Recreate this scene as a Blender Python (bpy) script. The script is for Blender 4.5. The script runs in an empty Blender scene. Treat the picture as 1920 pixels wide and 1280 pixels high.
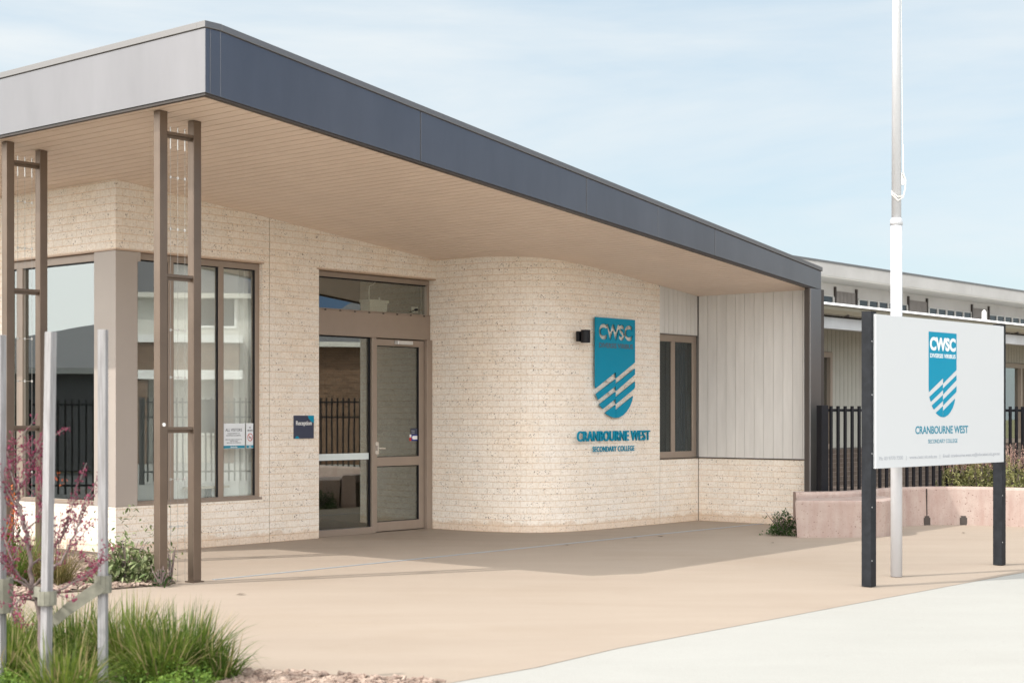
import bpy, math, random
from mathutils import Vector, Matrix, noise
R = math.radians
random.seed(7)
S = bpy.context.scene
COL = S.collection

# ------------------------------------------------------------------ camera
EYE = 1.62
cd = bpy.data.cameras.new("camera")
cam = bpy.data.objects.new("camera", cd)
COL.objects.link(cam)
cam.location = (0, 0, EYE)
cam.rotation_euler = (R(90), 0, 0)
cd.sensor_width = 36.0
cd.lens = 2930.0 / 1920 * 36
cd.shift_y = 136.0 / 1920
cd.clip_end = 3000
cd.clip_start = 0.05
cd.dof.use_dof = True
cd.dof.focus_distance = 20.5
cd.dof.aperture_fstop = 3.2
S.camera = cam

# ------------------------------------------------------------------ light
SUN_EL, SUN_AZ = R(49.0), (0.9063, 0.4226)
sd = bpy.data.lights.new("sun", 'SUN')
sun = bpy.data.objects.new("sun", sd)
COL.objects.link(sun)
sd.energy = 2.0
sd.angle = R(0.53)
sd.color = (1.0, 0.945, 0.87)
trav = Vector((SUN_AZ[0] * math.cos(SUN_EL), SUN_AZ[1] * math.cos(SUN_EL), -math.sin(SUN_EL)))
sun.rotation_euler = trav.to_track_quat('-Z', 'Y').to_euler()
sun.location = (-20, -10, 25)

W = bpy.data.worlds.new("World")
S.world = W
W.use_nodes = True
nt = W.node_tree
nt.nodes.clear()
wo = nt.nodes.new('ShaderNodeOutputWorld')
bg = nt.nodes.new('ShaderNodeBackground')
sky = nt.nodes.new('ShaderNodeTexSky')
sky.sky_type = 'NISHITA'
sky.sun_disc = False
sky.sun_elevation = SUN_EL
sky.sun_rotation = math.atan2(-SUN_AZ[0], -SUN_AZ[1])
sky.air_density = 1.0
sky.dust_density = 1.2
sky.ozone_density = 1.0
bg.inputs[1].default_value = 0.15
tc = nt.nodes.new('ShaderNodeTexCoord')
mp = nt.nodes.new('ShaderNodeMapping')
mp.inputs['Rotation'].default_value = (R(12), R(-14), R(20))
mp.inputs['Scale'].default_value = (1.6, 3.0, 7.5)
n1 = nt.nodes.new('ShaderNodeTexNoise')
n1.inputs['Scale'].default_value = 1.15
n1.inputs['Detail'].default_value = 9
n1.inputs['Roughness'].default_value = 0.58
n1.inputs['Distortion'].default_value = 0.35
cr = nt.nodes.new('ShaderNodeValToRGB')
cr.color_ramp.elements[0].position = 0.41
cr.color_ramp.elements[0].color = (0.22, 0.22, 0.22, 1)
cr.color_ramp.elements[1].position = 0.66
cr.color_ramp.elements[1].color = (0.98, 0.98, 0.98, 1)
mx = nt.nodes.new('ShaderNodeMix')
mx.data_type = 'RGBA'
mx.inputs[7].default_value = (3.1, 3.3, 3.4, 1)
nt.links.new(tc.outputs['Generated'], mp.inputs['Vector'])
nt.links.new(mp.outputs[0], n1.inputs['Vector'])
nt.links.new(n1.outputs[0], cr.inputs[0])
nt.links.new(cr.outputs[0], mx.inputs[0])
nt.links.new(sky.outputs[0], mx.inputs[6])
# clear sky tinted to the pale spring blue of the day, then a white glow added behind the camera to fill the shade
base = nt.nodes.new('ShaderNodeMix'); base.data_type = 'RGBA'; base.blend_type = 'MIX'
base.inputs[0].default_value = 0.72; base.inputs[7].default_value = (1.86, 2.34, 2.54, 1)
nt.links.new(sky.outputs[0], base.inputs[6]); nt.links.new(base.outputs[2], mx.inputs[6])
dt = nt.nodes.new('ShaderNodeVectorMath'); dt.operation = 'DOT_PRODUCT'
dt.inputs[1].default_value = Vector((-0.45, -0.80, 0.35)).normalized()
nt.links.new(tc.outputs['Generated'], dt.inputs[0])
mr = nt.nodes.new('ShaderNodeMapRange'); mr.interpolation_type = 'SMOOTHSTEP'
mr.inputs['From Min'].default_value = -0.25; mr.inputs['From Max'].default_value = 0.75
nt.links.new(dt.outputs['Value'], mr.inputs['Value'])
fill_veil = nt.nodes.new('ShaderNodeMix'); fill_veil.data_type = 'RGBA'
fill_veil.inputs[7].default_value = (12.3, 12.2, 11.9, 1)
nt.links.new(mr.outputs[0], fill_veil.inputs[0]); nt.links.new(mx.outputs[2], fill_veil.inputs[6])
# deeper blue patch added low over the street side to darken the fascia's reflection
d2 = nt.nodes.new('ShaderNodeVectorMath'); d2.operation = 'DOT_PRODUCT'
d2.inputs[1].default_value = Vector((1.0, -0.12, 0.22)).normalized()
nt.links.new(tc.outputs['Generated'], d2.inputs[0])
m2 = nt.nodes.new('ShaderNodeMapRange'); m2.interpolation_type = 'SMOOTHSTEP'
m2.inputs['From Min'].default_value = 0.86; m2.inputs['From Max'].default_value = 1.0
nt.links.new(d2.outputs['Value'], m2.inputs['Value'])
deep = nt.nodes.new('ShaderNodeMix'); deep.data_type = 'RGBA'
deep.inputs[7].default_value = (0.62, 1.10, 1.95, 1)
nt.links.new(m2.outputs[0], deep.inputs[0]); nt.links.new(fill_veil.outputs[2], deep.inputs[6])
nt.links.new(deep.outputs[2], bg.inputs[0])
nt.links.new(bg.outputs[0], wo.inputs[0])

S.view_settings.view_transform = 'Standard'
S.view_settings.look = 'None'
S.view_settings.exposure = 0.89
S.view_settings.gamma = 1.0

# ------------------------------------------------------------------ frames
P1 = Vector((-4.5625, 17.9922, 0))
DW = Vector((0.64606, 0.76328, 0)).normalized()
NN = Vector((DW.y, -DW.x, 0))
ANG = math.atan2(DW.y, DW.x)
def B(u, v, z=0):
    """building frame: u along the entrance wall, v outward from it"""
    return P1 + DW * u + NN * v + Vector((0, 0, z))
def at(px, py, Y):
    return Vector(((px - 960) / 2930 * Y, Y, EYE + (776 - py) / 2930 * Y))

# ------------------------------------------------------------------ materials
MATS = {}
def mat(name, col, rough=0.6, var=0.0, vscale=3.0, bump=0.0, bscale=60.0, metal=0.0, spec=0.5,
        col2=None, stretch=None, coat=0.0, detail=4):
    if name in MATS: return MATS[name]
    m = bpy.data.materials.new(name); m.use_nodes = True
    t = m.node_tree; b = t.nodes['Principled BSDF']
    b.inputs['Base Color'].default_value = (*col, 1)
    b.inputs['Roughness'].default_value = rough
    b.inputs['Metallic'].default_value = metal
    b.inputs['Specular IOR Level'].default_value = spec
    b.inputs['Coat Weight'].default_value = coat
    b.inputs['Coat Roughness'].default_value = .22
    tcn = t.nodes.new('ShaderNodeTexCoord')
    vec = tcn.outputs['Object']
    if stretch:
        q = t.nodes.new('ShaderNodeMapping'); q.inputs['Scale'].default_value = stretch
        t.links.new(vec, q.inputs[0]); vec = q.outputs[0]
    if var > 0 or col2:
        n = t.nodes.new('ShaderNodeTexNoise'); n.inputs['Scale'].default_value = vscale
        n.inputs['Detail'].default_value = detail; n.inputs['Roughness'].default_value = 0.6
        t.links.new(vec, n.inputs['Vector'])
        r = t.nodes.new('ShaderNodeValToRGB')
        r.color_ramp.elements[0].position = 0.32; r.color_ramp.elements[1].position = 0.68
        c2 = col2 if col2 else tuple(c * (1 - var) for c in col)
        c1 = col if col2 else tuple(min(1, c * (1 + var * 0.6)) for c in col)
        r.color_ramp.elements[0].color = (*c2, 1); r.color_ramp.elements[1].color = (*c1, 1)
        t.links.new(n.outputs[0], r.inputs[0]); t.links.new(r.outputs[0], b.inputs['Base Color'])
    if bump > 0:
        n = t.nodes.new('ShaderNodeTexNoise'); n.inputs['Scale'].default_value = bscale
        n.inputs['Detail'].default_value = 3
        t.links.new(vec, n.inputs['Vector'])
        bp = t.nodes.new('ShaderNodeBump'); bp.inputs['Strength'].default_value = bump
        bp.inputs['Distance'].default_value = 0.01
        t.links.new(n.outputs[0], bp.inputs['Height']); t.links.new(bp.outputs[0], b.inputs['Normal'])
    MATS[name] = m
    return m

def N(t, typ, **kw):
    n = t.nodes.new(typ)
    for k, v in kw.items(): setattr(n, k, v)
    return n
def ramp(t, src, p0, p1, c0=(0, 0, 0, 1), c1=(1, 1, 1, 1)):
    r = N(t, 'ShaderNodeValToRGB')
    r.color_ramp.elements[0].position = p0; r.color_ramp.elements[1].position = p1
    r.color_ramp.elements[0].color = c0; r.color_ramp.elements[1].color = c1
    t.links.new(src, r.inputs[0]); return r.outputs[0]
def mixc(t, fac, a, b, mode='MIX'):
    m = N(t, 'ShaderNodeMix', data_type='RGBA', blend_type=mode)
    if isinstance(fac, float): m.inputs[0].default_value = fac
    else: t.links.new(fac, m.inputs[0])
    for i, s in ((6, a), (7, b)):
        if isinstance(s, tuple): m.inputs[i].default_value = (*s, 1)
        else: t.links.new(s, m.inputs[i])
    return m.outputs[2]
def noise_n(t, vec, scale, detail=3, rough=0.55, dist=0.0):
    n = N(t, 'ShaderNodeTexNoise'); n.inputs['Scale'].default_value = scale
    n.inputs['Detail'].default_value = detail; n.inputs['Roughness'].default_value = rough
    n.inputs['Distortion'].default_value = dist
    t.links.new(vec, n.inputs['Vector']); return n.outputs[0]

def brick_mat(name, c1, c2, mortar, bw=0.193, bh=0.0862, ms=0.0042, pits=True, bumpd=0.009, pitcol=(.17, .12, .095)):
    m = bpy.data.materials.new(name); m.use_nodes = True
    t = m.node_tree; b = t.nodes['Principled BSDF']; b.inputs['Roughness'].default_value = 0.85
    b.inputs['Specular IOR Level'].default_value = 0.25
    uvn = N(t, 'ShaderNodeTexCoord'); uv = uvn.outputs['UV']
    wob = N(t, 'ShaderNodeTexNoise'); wob.inputs['Scale'].default_value = 22; wob.inputs['Detail'].default_value = 2
    t.links.new(uv, wob.inputs['Vector'])
    sub = N(t, 'ShaderNodeVectorMath', operation='SUBTRACT'); sub.inputs[1].default_value = (.5, .5, .5)
    t.links.new(wob.outputs['Color'], sub.inputs[0])
    sc = N(t, 'ShaderNodeVectorMath', operation='SCALE'); sc.inputs['Scale'].default_value = 0.008
    t.links.new(sub.outputs[0], sc.inputs[0])
    add = N(t, 'ShaderNodeVectorMath', operation='ADD'); t.links.new(uv, add.inputs[0]); t.links.new(sc.outputs[0], add.inputs[1])
    br = N(t, 'ShaderNodeTexBrick'); br.offset = 0.5; br.squash = 1.0
    br.inputs['Scale'].default_value = 1; br.inputs['Brick Width'].default_value = bw; br.inputs['Row Height'].default_value = bh
    br.inputs['Mortar Size'].default_value = ms; br.inputs['Mortar Smooth'].default_value = 0.35; br.inputs['Bias'].default_value = -0.1
    br.inputs['Color1'].default_value = (*c1, 1); br.inputs['Color2'].default_value = (*c2, 1); br.inputs['Mortar'].default_value = (*mortar, 1)
    t.links.new(add.outputs[0], br.inputs['Vector'])
    col = br.outputs['Color']
    if pits:   # bed joints struck in a stronger tan than the perpends
        sy = N(t, 'ShaderNodeSeparateXYZ'); t.links.new(add.outputs[0], sy.inputs[0])
        pp_ = N(t, 'ShaderNodeMath', operation='PINGPONG'); pp_.inputs[1].default_value = bh / 2; t.links.new(sy.outputs['Y'], pp_.inputs[0])
        bed_ = ramp(t, pp_.outputs[0], .0030, .0068, (1, 1, 1, 1), (0, 0, 0, 1))
        bm_ = N(t, 'ShaderNodeMath', operation='MULTIPLY'); t.links.new(bed_, bm_.inputs[0])
        t.links.new(ramp(t, noise_n(t, uv, 3.5, 3), .30, .70, (.25, .25, .25, 1), (.8, .8, .8, 1)), bm_.inputs[1])
        col = mixc(t, bm_.outputs[0], col, (.75, .59, .44))
    # mottling inside the bricks
    f1 = ramp(t, noise_n(t, uv, 34, 4, .65), .35, .7)
    col = mixc(t, f1, col, mixc(t, 1.0, col, (.84, .80, .76), 'MULTIPLY'))
    f2 = ramp(t, noise_n(t, uv, 1.3, 3), .35, .7)
    col = mixc(t, f2, col, mixc(t, 1.0, col, (1.0, .955, .90), 'MULTIPLY'))
    inv = N(t, 'ShaderNodeMath', operation='SUBTRACT'); inv.inputs[0].default_value = 1
    t.links.new(br.outputs['Fac'], inv.inputs[1])
    hgt = inv.outputs[0]
    if pits:
        a = ramp(t, noise_n(t, uv, 48, 3, .6, .8), .60, .63)
        c = ramp(t, noise_n(t, uv, 7.0, 2), .42, .60)
        mul = N(t, 'ShaderNodeMath', operation='MULTIPLY'); t.links.new(a, mul.inputs[0]); t.links.new(c, mul.inputs[1])
        mul2 = N(t, 'ShaderNodeMath', operation='MULTIPLY'); t.links.new(mul.outputs[0], mul2.inputs[0]); t.links.new(hgt, mul2.inputs[1])
        col = mixc(t, mul2.outputs[0], col, pitcol)
    sx = N(t, 'ShaderNodeSeparateXYZ'); t.links.new(uv, sx.inputs[0])
    sa = N(t, 'ShaderNodeMath', operation='MULTIPLY_ADD'); t.links.new(noise_n(t, uv, 5, 4), sa.inputs[0]); sa.inputs[1].default_value = -.22; t.links.new(sx.outputs['Y'], sa.inputs[2])
    st_ = ramp(t, sa.outputs[0], -.08, .03, (.55, .55, .55, 1), (0, 0, 0, 1))
    col = mixc(t, st_, col, mixc(t, 1.0, col, (.80, .66, .54), 'MULTIPLY'))
    t.links.new(col, b.inputs['Base Color'])
    h2 = N(t, 'ShaderNodeMath', operation='MULTIPLY_ADD'); t.links.new(noise_n(t, uv, 40, 4, .7), h2.inputs[0]); h2.inputs[1].default_value = .55
    t.links.new(hgt, h2.inputs[2])
    bp = N(t, 'ShaderNodeBump'); bp.inputs['Strength'].default_value = 0.6; bp.inputs['Distance'].default_value = bumpd
    t.links.new(h2.outputs[0], bp.inputs['Height']); t.links.new(bp.outputs[0], b.inputs['Normal'])
    return m

M_BRICK = brick_mat('cream_brick', (.84, .79, .73), (.78, .73, .67), (.77, .665, .56))
M_BRICKC = brick_mat('cream_brick_short', (.84, .79, .73), (.79, .74, .68), (.78, .68, .58), bw=0.163)
M_DARKBR = brick_mat('grey_brick', (.16, .13, .11), (.11, .09, .08), (.30, .27, .24), pits=False, bw=.24, bh=.086)
M_HBRICK = brick_mat('brown_brick', (.20, .125, .085), (.13, .08, .055), (.27, .22, .17), pits=False, bw=.24, bh=.086)

def concrete(name, c, c2, crack=True, streak=(1, 1, 1), blot=.55):
    m = bpy.data.materials.new(name); m.use_nodes = True
    t = m.node_tree; b = t.nodes['Principled BSDF']; b.inputs['Roughness'].default_value = 0.8
    b.inputs['Specular IOR Level'].default_value = 0.3
    tcn = N(t, 'ShaderNodeTexCoord'); vec = tcn.outputs['Object']
    q = N(t, 'ShaderNodeMapping'); q.inputs['Scale'].default_value = streak; t.links.new(vec, q.inputs[0])
    f = ramp(t, noise_n(t, q.outputs[0], 1.1, 6, .62, .4), .32, .70)
    col = mixc(t, f, c2, c)
    g = ramp(t, noise_n(t, vec, 170, 2, .6), .30, .62)
    col = mixc(t, g, mixc(t, 1.0, col, (.87, .86, .84), 'MULTIPLY'), col)
    s = ramp(t, noise_n(t, vec, .33, 5, .6, .3), .50, .74)
    ms = N(t, 'ShaderNodeMath', operation='MULTIPLY'); t.links.new(s, ms.inputs[0]); ms.inputs[1].default_value = blot
    col = mixc(t, ms.outputs[0], col, mixc(t, 1.0, col, (.84, .80, .75), 'MULTIPLY'))
    d = ramp(t, noise_n(t, vec, 23, 2, .4), .735, .76)
    md = N(t, 'ShaderNodeMath', operation='MULTIPLY'); t.links.new(d, md.inputs[0]); md.inputs[1].default_value = .35
    col = mixc(t, md.outputs[0], col, mixc(t, 1.0, col, (.55, .48, .42), 'MULTIPLY'))
    t.links.new(col, b.inputs['Base Color'])
    q2 = N(t, 'ShaderNodeMapping'); q2.inputs['Scale'].default_value = (2.5, 110, 1); t.links.new(vec, q2.inputs[0])
    br = noise_n(t, q2.outputs[0], 1.0, 3, .6)
    bp = N(t, 'ShaderNodeBump'); bp.inputs['Strength'].default_value = 0.28; bp.inputs['Distance'].default_value = .006
    t.links.new(br, bp.inputs['Height'])
    bp2 = N(t, 'ShaderNodeBump'); bp2.inputs['Strength'].default_value = 0.25; bp2.inputs['Distance'].default_value = .01
    t.links.new(noise_n(t, vec, 70, 3), bp2.inputs['Height']); t.links.new(bp.outputs[0], bp2.inputs['Normal'])
    t.links.new(bp2.outputs[0], b.inputs['Normal'])
    return m
M_BEIGE = concrete('beige_concrete', (.328, .272, .222), (.300, .246, .200), streak=(.35, 1.6, 1))
M_WHITE = concrete('pale_concrete', (.345, .342, .325), (.32, .318, .30), streak=(.5, 1.2, 1), blot=.25)

def pink_concrete():
    m = bpy.data.materials.new('pink_concrete'); m.use_nodes = True
    t = m.node_tree; b = t.nodes['Principled BSDF']; b.inputs['Roughness'].default_value = 0.75
    tcn = N(t, 'ShaderNodeTexCoord'); vec = tcn.outputs['Object']
    q = N(t, 'ShaderNodeMapping'); q.inputs['Scale'].default_value = (6, 6, .7); t.links.new(vec, q.inputs[0])
    f = ramp(t, noise_n(t, q.outputs[0], 1.4, 5, .6), .38, .72)
    col = mixc(t, f, (.365, .285, .252), (.315, .220, .192))
    col = mixc(t, ramp(t, noise_n(t, vec, 5, 4, .7), .4, .75), col, mixc(t, 1.0, col, (1.15, 1.2, 1.2), 'MULTIPLY'))
    col = mixc(t, ramp(t, noise_n(t, vec, 42, 2, .5), .67, .70), col, (.16, .09, .075))
    t.links.new(col, b.inputs['Base Color'])
    bp = N(t, 'ShaderNodeBump'); bp.inputs['Strength'].default_value = 0.3; bp.inputs['Distance'].default_value = .01
    t.links.new(noise_n(t, vec, 45, 4), bp.inputs['Height']); t.links.new(bp.outputs[0], b.inputs['Normal'])
    return m
M_PINK = pink_concrete()

def glass(name, tint=(.80, .84, .82), base=.16, wob=0.0):
    m = bpy.data.materials.new(name); m.use_nodes = True
    t = m.node_tree; t.nodes.clear()
    o = N(t, 'ShaderNodeOutputMaterial'); g = N(t, 'ShaderNodeBsdfGlossy'); tr = N(t, 'ShaderNodeBsdfTransparent')
    g.inputs['Roughness'].default_value = 0.0; g.inputs['Color'].default_value = (.92, .97, .95, 1)
    tr.inputs['Color'].default_value = (*tint, 1)
    lw = N(t, 'ShaderNodeLayerWeight'); lw.inputs['Blend'].default_value = .5
    pw_ = N(t, 'ShaderNodeMath', operation='POWER'); pw_.inputs[1].default_value = 4.0; t.links.new(lw.outputs['Facing'], pw_.inputs[0])
    ad = N(t, 'ShaderNodeMath', operation='ADD'); ad.use_clamp = True; ad.inputs[1].default_value = base
    t.links.new(pw_.outputs[0], ad.inputs[0])
    ms = N(t, 'ShaderNodeMixShader'); t.links.new(ad.outputs[0], ms.inputs[0])
    t.links.new(tr.outputs[0], ms.inputs[1]); t.links.new(g.outputs[0], ms.inputs[2]); t.links.new(ms.outputs[0], o.inputs[0])
    tcn = N(t, 'ShaderNodeTexCoord')
    bp = N(t, 'ShaderNodeBump'); bp.inputs['Strength'].default_value = 0.02 + wob; bp.inputs['Distance'].default_value = .01
    t.links.new(noise_n(t, tcn.outputs['Object'], 1.6, 1), bp.inputs['Height']); t.links.new(bp.outputs[0], g.inputs['Normal'])
    return m
M_GLASS = glass('window_glass', tint=(.97, .98, .97), base=.15)
M_GLASSD = glass('door_glass', tint=(.80, .81, .77), base=.18)
M_GLASSL = glass('tinted_glass', tint=(.50, .53, .53), base=.20)

M_GLASSS = glass('dusky_glass', tint=(.50, .55, .58), base=.05)
M_FASCIA = mat('grey_brown_sheet_metal', (.195, .188, .192), .30, var=.10, vscale=1.5, metal=.92, spec=.6, coat=.55, stretch=(1, 1, .3))
M_FLASH = mat('roof_flashing', (.23, .22, .215), .4, metal=.8)
M_DKTRIM = mat('dark_brown_trim', (.045, .035, .03), .5)
M_SOFFIT = mat('soffit_board_paint', (.77, .64, .545), .55, var=.04, vscale=2)
M_FRAME = mat('bronze_aluminium', (.30, .24, .195), .38, metal=.25, var=.04, vscale=4)
M_PIER = mat('taupe_cladding_paint', (.36, .315, .28), .42, var=.03, vscale=2)
M_POST = mat('bronze_post_paint', (.185, .14, .108), .42, var=.10, vscale=3, metal=.7)
M_BOARD = mat('pale_grey_weatherboard', (.61, .59, .565), .6, var=.07, vscale=2.2, stretch=(5, 5, .6), bump=.15, bscale=9)
M_BACK = mat('shadow_gap', (.20, .19, .18), .8)
M_WHITEP = mat('white_paint', (.80, .80, .79), .4)
M_POLE = mat('white_pole_paint', (.58, .59, .62), .3, var=.02, vscale=5, coat=.3)
M_BLACK = mat('black_powder_coat', (.010, .010, .013), .45, var=.2, vscale=9, spec=.22)
M_CHAR = mat('charcoal_powder_coat', (.015, .017, .021), .5, var=.35, vscale=14, spec=.22)
M_TEAL = mat('teal_enamel', (.004, .235, .37), .5, spec=.2)
M_TEALD = mat('teal_print', (.010, .21, .31), .4)
M_PANEL = mat('sign_panel_white', (.56, .575, .59), .45)
M_NAVY = mat('navy_vinyl', (.035, .042, .075), .45)
M_GREYT = mat('grey_print', (.36, .38, .42), .5)
M_INK = mat('dark_print', (.08, .09, .11), .5)
M_STEEL = mat('stainless_steel', (.72, .71, .69), .22, metal=1.0)
M_ALU = mat('silver_aluminium', (.66, .67, .68), .3, metal=.6)
M_FLOOR = mat('dark_carpet', (.035, .035, .038), .95)
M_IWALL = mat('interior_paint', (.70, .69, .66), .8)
M_BLIND = mat('white_blind_fabric', (.86, .86, .84), .9)
M_TIMBER = mat('weathered_hardwood', (.36, .355, .365), .8, col2=(.22, .21, .21), vscale=3, stretch=(30, 30, 1.2), bump=.5, bscale=8)
M_STRAP = mat('tie_webbing', (.23, .225, .18), .9, var=.25, vscale=12, bump=.4, bscale=150)
M_SOIL = mat('mulch_soil', (.13, .095, .075), .95, col2=(.055, .038, .03), vscale=20, bump=1.0, bscale=50)

# ------------------------------------------------------------------ mesh builder
class MB:
    def __init__(s): s.v, s.f, s.uv, s.mi = [], [], [], []
    def add(s, vs, fs, uvs=None, M=None):
        o = len(s.v)
        s.v += [(M @ Vector(p)) if M else Vector(p) for p in vs]
        for i, f in enumerate(fs):
            s.f.append([o + k for k in f]); s.uv.append(uvs[i] if uvs else None)
        return s
    def hexa(s, p, M=None):   # p: 4 bottom ccw, 4 top ccw
        return s.add(p, [(3, 2, 1, 0), (4, 5, 6, 7), (0, 1, 5, 4), (1, 2, 6, 5), (2, 3, 7, 6), (3, 0, 4, 7)], M=M)
    def box(s, x0, x1, y0, y1, z0, z1, M=None):
        return s.hexa([(x0, y0, z0), (x1, y0, z0), (x1, y1, z0), (x0, y1, z0), (x0, y0, z1), (x1, y0, z1), (x1, y1, z1), (x0, y1, z1)], M)
    def sbox(s, x0, x1, y0, y1, b0, b1, t0, t1, M=None):  # bottom/top heights at x0 and x1
        return s.hexa([(x0, y0, b0), (x1, y0, b1), (x1, y1, b1), (x0, y1, b0), (x0, y0, t0), (x1, y0, t1), (x1, y1, t1), (x0, y1, t0)], M)
    def prism(s, poly, z0, z1, M=None):  # ccw poly in xy
        n = len(poly)
        vs = [(x, y, z0) for x, y in poly] + [(x, y, z1) for x, y in poly]
        fs = [tuple(range(n - 1, -1, -1)), tuple(range(n, 2 * n))] + [(i, (i + 1) % n, n + (i + 1) % n, n + i) for i in range(n)]
        return s.add(vs, fs, M=M)
    def tube(s, pts, rad, n=8, cap=True, M=None):
        pts = [Vector(p) for p in pts]
        if not hasattr(rad, '__len__'): rad = [rad] * len(pts)
        vs, fs = [], []
        up = Vector((0, 0, 1))
        prev = None
        for i, p in enumerate(pts):
            d = (pts[min(i + 1, len(pts) - 1)] - pts[max(i - 1, 0)]).normalized()
            if prev is None:
                a = d.cross(up) if abs(d.z) < .9 else d.cross(Vector((1, 0, 0)))
            else:
                a = prev - d * prev.dot(d)
            a.normalize(); prev = a; b = d.cross(a)
            for k in range(n):
                an = 2 * math.pi * k / n
                vs.append(p + (a * math.cos(an) + b * math.sin(an)) * rad[i])
        for i in range(len(pts) - 1):
            for k in range(n):
                fs.append((i * n + k, i * n + (k + 1) % n, (i + 1) * n + (k + 1) % n, (i + 1) * n + k))
        if cap:
            fs.append(tuple(range(n - 1, -1, -1))); fs.append(tuple((len(pts) - 1) * n + k for k in range(n)))
        return s.add(vs, fs, M=M)
    def build(s, name, m, parent=None, loc=None, rotz=0, smooth=False, bevel=0.0, boxuv=False):
        me = bpy.data.meshes.new(name)
        me.from_pydata([tuple(p) for p in s.v], [], s.f)
        me.materials.append(m)
        if boxuv or any(u is not None for u in s.uv):
            ul = me.uv_layers.new(name='UVMap')
            for i, p in enumerate(me.polygons):
                u = s.uv[i]
                nrm = p.normal
                for k, li in enumerate(p.loop_indices):
                    if u is not None: ul.data[li].uv = u[k]
                    else:
                        c = me.vertices[me.loops[li].vertex_index].co
                        if abs(nrm.x) > .7: ul.data[li].uv = (c.y, c.z)
                        elif abs(nrm.y) > .5: ul.data[li].uv = (c.x, c.z)
                        else: ul.data[li].uv = (c.x, c.y)
        if smooth:
            for p in me.polygons: p.use_smooth = True
        o = bpy.data.objects.new(name, me); COL.objects.link(o)
        if parent: o.parent = parent
        if loc is not None: o.location = loc
        o.rotation_euler = (0, 0, rotz)
        if bevel > 0:
            b = o.modifiers.new('bevel', 'BEVEL'); b.width = bevel; b.segments = 2; b.limit_method = 'ANGLE'
            b.angle_limit = R(40)
        return o

def tag(o, label=None, cat=None, group=None, kind=None):
    if label: o['label'] = label
    if cat: o['category'] = cat
    if group: o['group'] = group
    if kind: o['kind'] = kind
    return o
def thing(name, label, cat, loc=(0, 0, 0), rotz=0, group=None):
    o = bpy.data.objects.new(name, None); COL.objects.link(o); o.empty_display_size = .2
    o.location = loc; o.rotation_euler = (0, 0, rotz)
    return tag(o, label, cat, group)

def font_obj(body, offset=0.0, space=1.0, extrude=0.0):
    c = bpy.data.curves.new('lettering', 'FONT'); c.body = body; c.size = 1.0; c.offset = offset
    c.space_character = space; c.extrude = extrude; c.resolution_u = 4
    o = bpy.data.objects.new('lettering', c); COL.objects.link(o)
    bpy.context.view_layer.update()
    return o
def text(name, body, m, parent, x0, x1, z0, z1, y, depth=.002, bold=0.0, space=1.0):
    """lettering in the local xz plane facing -y, fitted between x0..x1 and z0..z1"""
    o = font_obj(body, bold, space, 0.5)
    dg = bpy.context.evaluated_depsgraph_get()
    me = bpy.data.meshes.new_from_object(o.evaluated_get(dg))
    bpy.data.objects.remove(o)
    xs = [v.co.x for v in me.vertices]; ys = [v.co.y for v in me.vertices]
    ax, bx, ay, by = min(xs), max(xs), min(ys), max(ys)
    for v in me.vertices:
        X = x0 + (v.co.x - ax) / (bx - ax) * (x1 - x0); Z = z0 + (v.co.y - ay) / (by - ay) * (z1 - z0)
        v.co = (X, y - (v.co.z + .5) * depth, Z)
    me.materials.clear(); me.materials.append(m)
    o = bpy.data.objects.new(name, me); COL.objects.link(o); o.parent = parent
    return o

# ================================================================== GROUND
g = MB(); g.add([(-400, -300, -.03), (400, -300, -.03), (400, 900, -.03), (-400, 900, -.03)], [(0, 1, 2, 3)])
tag(g.build('ground', mat('dry_lawn', (.16, .17, .07), .95, col2=(.24, .20, .11), vscale=.8, bump=.6, bscale=30)), kind='structure')
slab = MB()
slab.prism([(-14, 2), (30, 2), (30, 40), (-14, 40)], -.025, 0.0)
tag(slab.build('paved_forecourt', M_BEIGE), kind='structure')
edge = [(-1.05, 8.6), (-.354, 9.42), (.16, 9.98), (.737, 10.8), (1.29, 11.44), (2.115, 12.39), (3.0, 13.42), (3.65, 14.16), (4.27, 14.88), (5.24, 15.98),
        (7.2, 18.1), (9.6, 20.4), (13, 23), (20, 27), (30, 31)]
pw = MB(); pw.prism([(-3.0, 6.5), (-3.0, 2.2), (29.8, 2.2)] + [(29.8, 31)] + edge[::-1][1:], -.02, .004)
tag(pw.build('footpath', M_WHITE), kind='structure')
jt = MB()
for (x0, y0), (x1, y1) in zip(edge[:-1], edge[1:]):
    d = Vector((x1 - x0, y1 - y0, 0)).normalized(); n = Vector((d.y, -d.x, 0)) * .007
    a, b = Vector((x0, y0, .0055)), Vector((x1, y1, .0055))
    jt.add([a - n, a + n, b + n, b - n], [(0, 1, 2, 3)])
tag(jt.build('path_joint', mat('joint_sealant', (.20, .17, .14), .8)), kind='structure')

# garden beds
def bed(name, poly, z):
    mb = MB(); mb.prism(poly, -.02, z)
    return tag(mb.build(name, M_SOIL), kind='structure')
front_poly = [(-7.5, 7.0), (-1.2, 7.0), (-.42, 9.36), (-1.0, 9.58), (-1.77, 9.80), (-2.35, 10.1), (-2.9, 10.6), (-3.4, 11.3), (-4.3, 12.2), (-6.2, 13.0), (-7.5, 13.2)]
bed('garden_bed', front_poly, .012)
q1, q2 = B(0.02, -.0), B(-.0, -6)
back_poly = [(-8.5, 13.5), (-4.5, 13.85), (-3.73, 14.40), (-3.37, 14.72), (-3.22, 14.95), (-3.35, 15.3), (-3.75, 16.2), (-4.12, 17.1), (-4.25, 17.75),
             (q1.x, q1.y), (q2.x, q2.y), (-14, 20), (-13, 14)]
bed('garden_bed', back_poly, .012)

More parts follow.
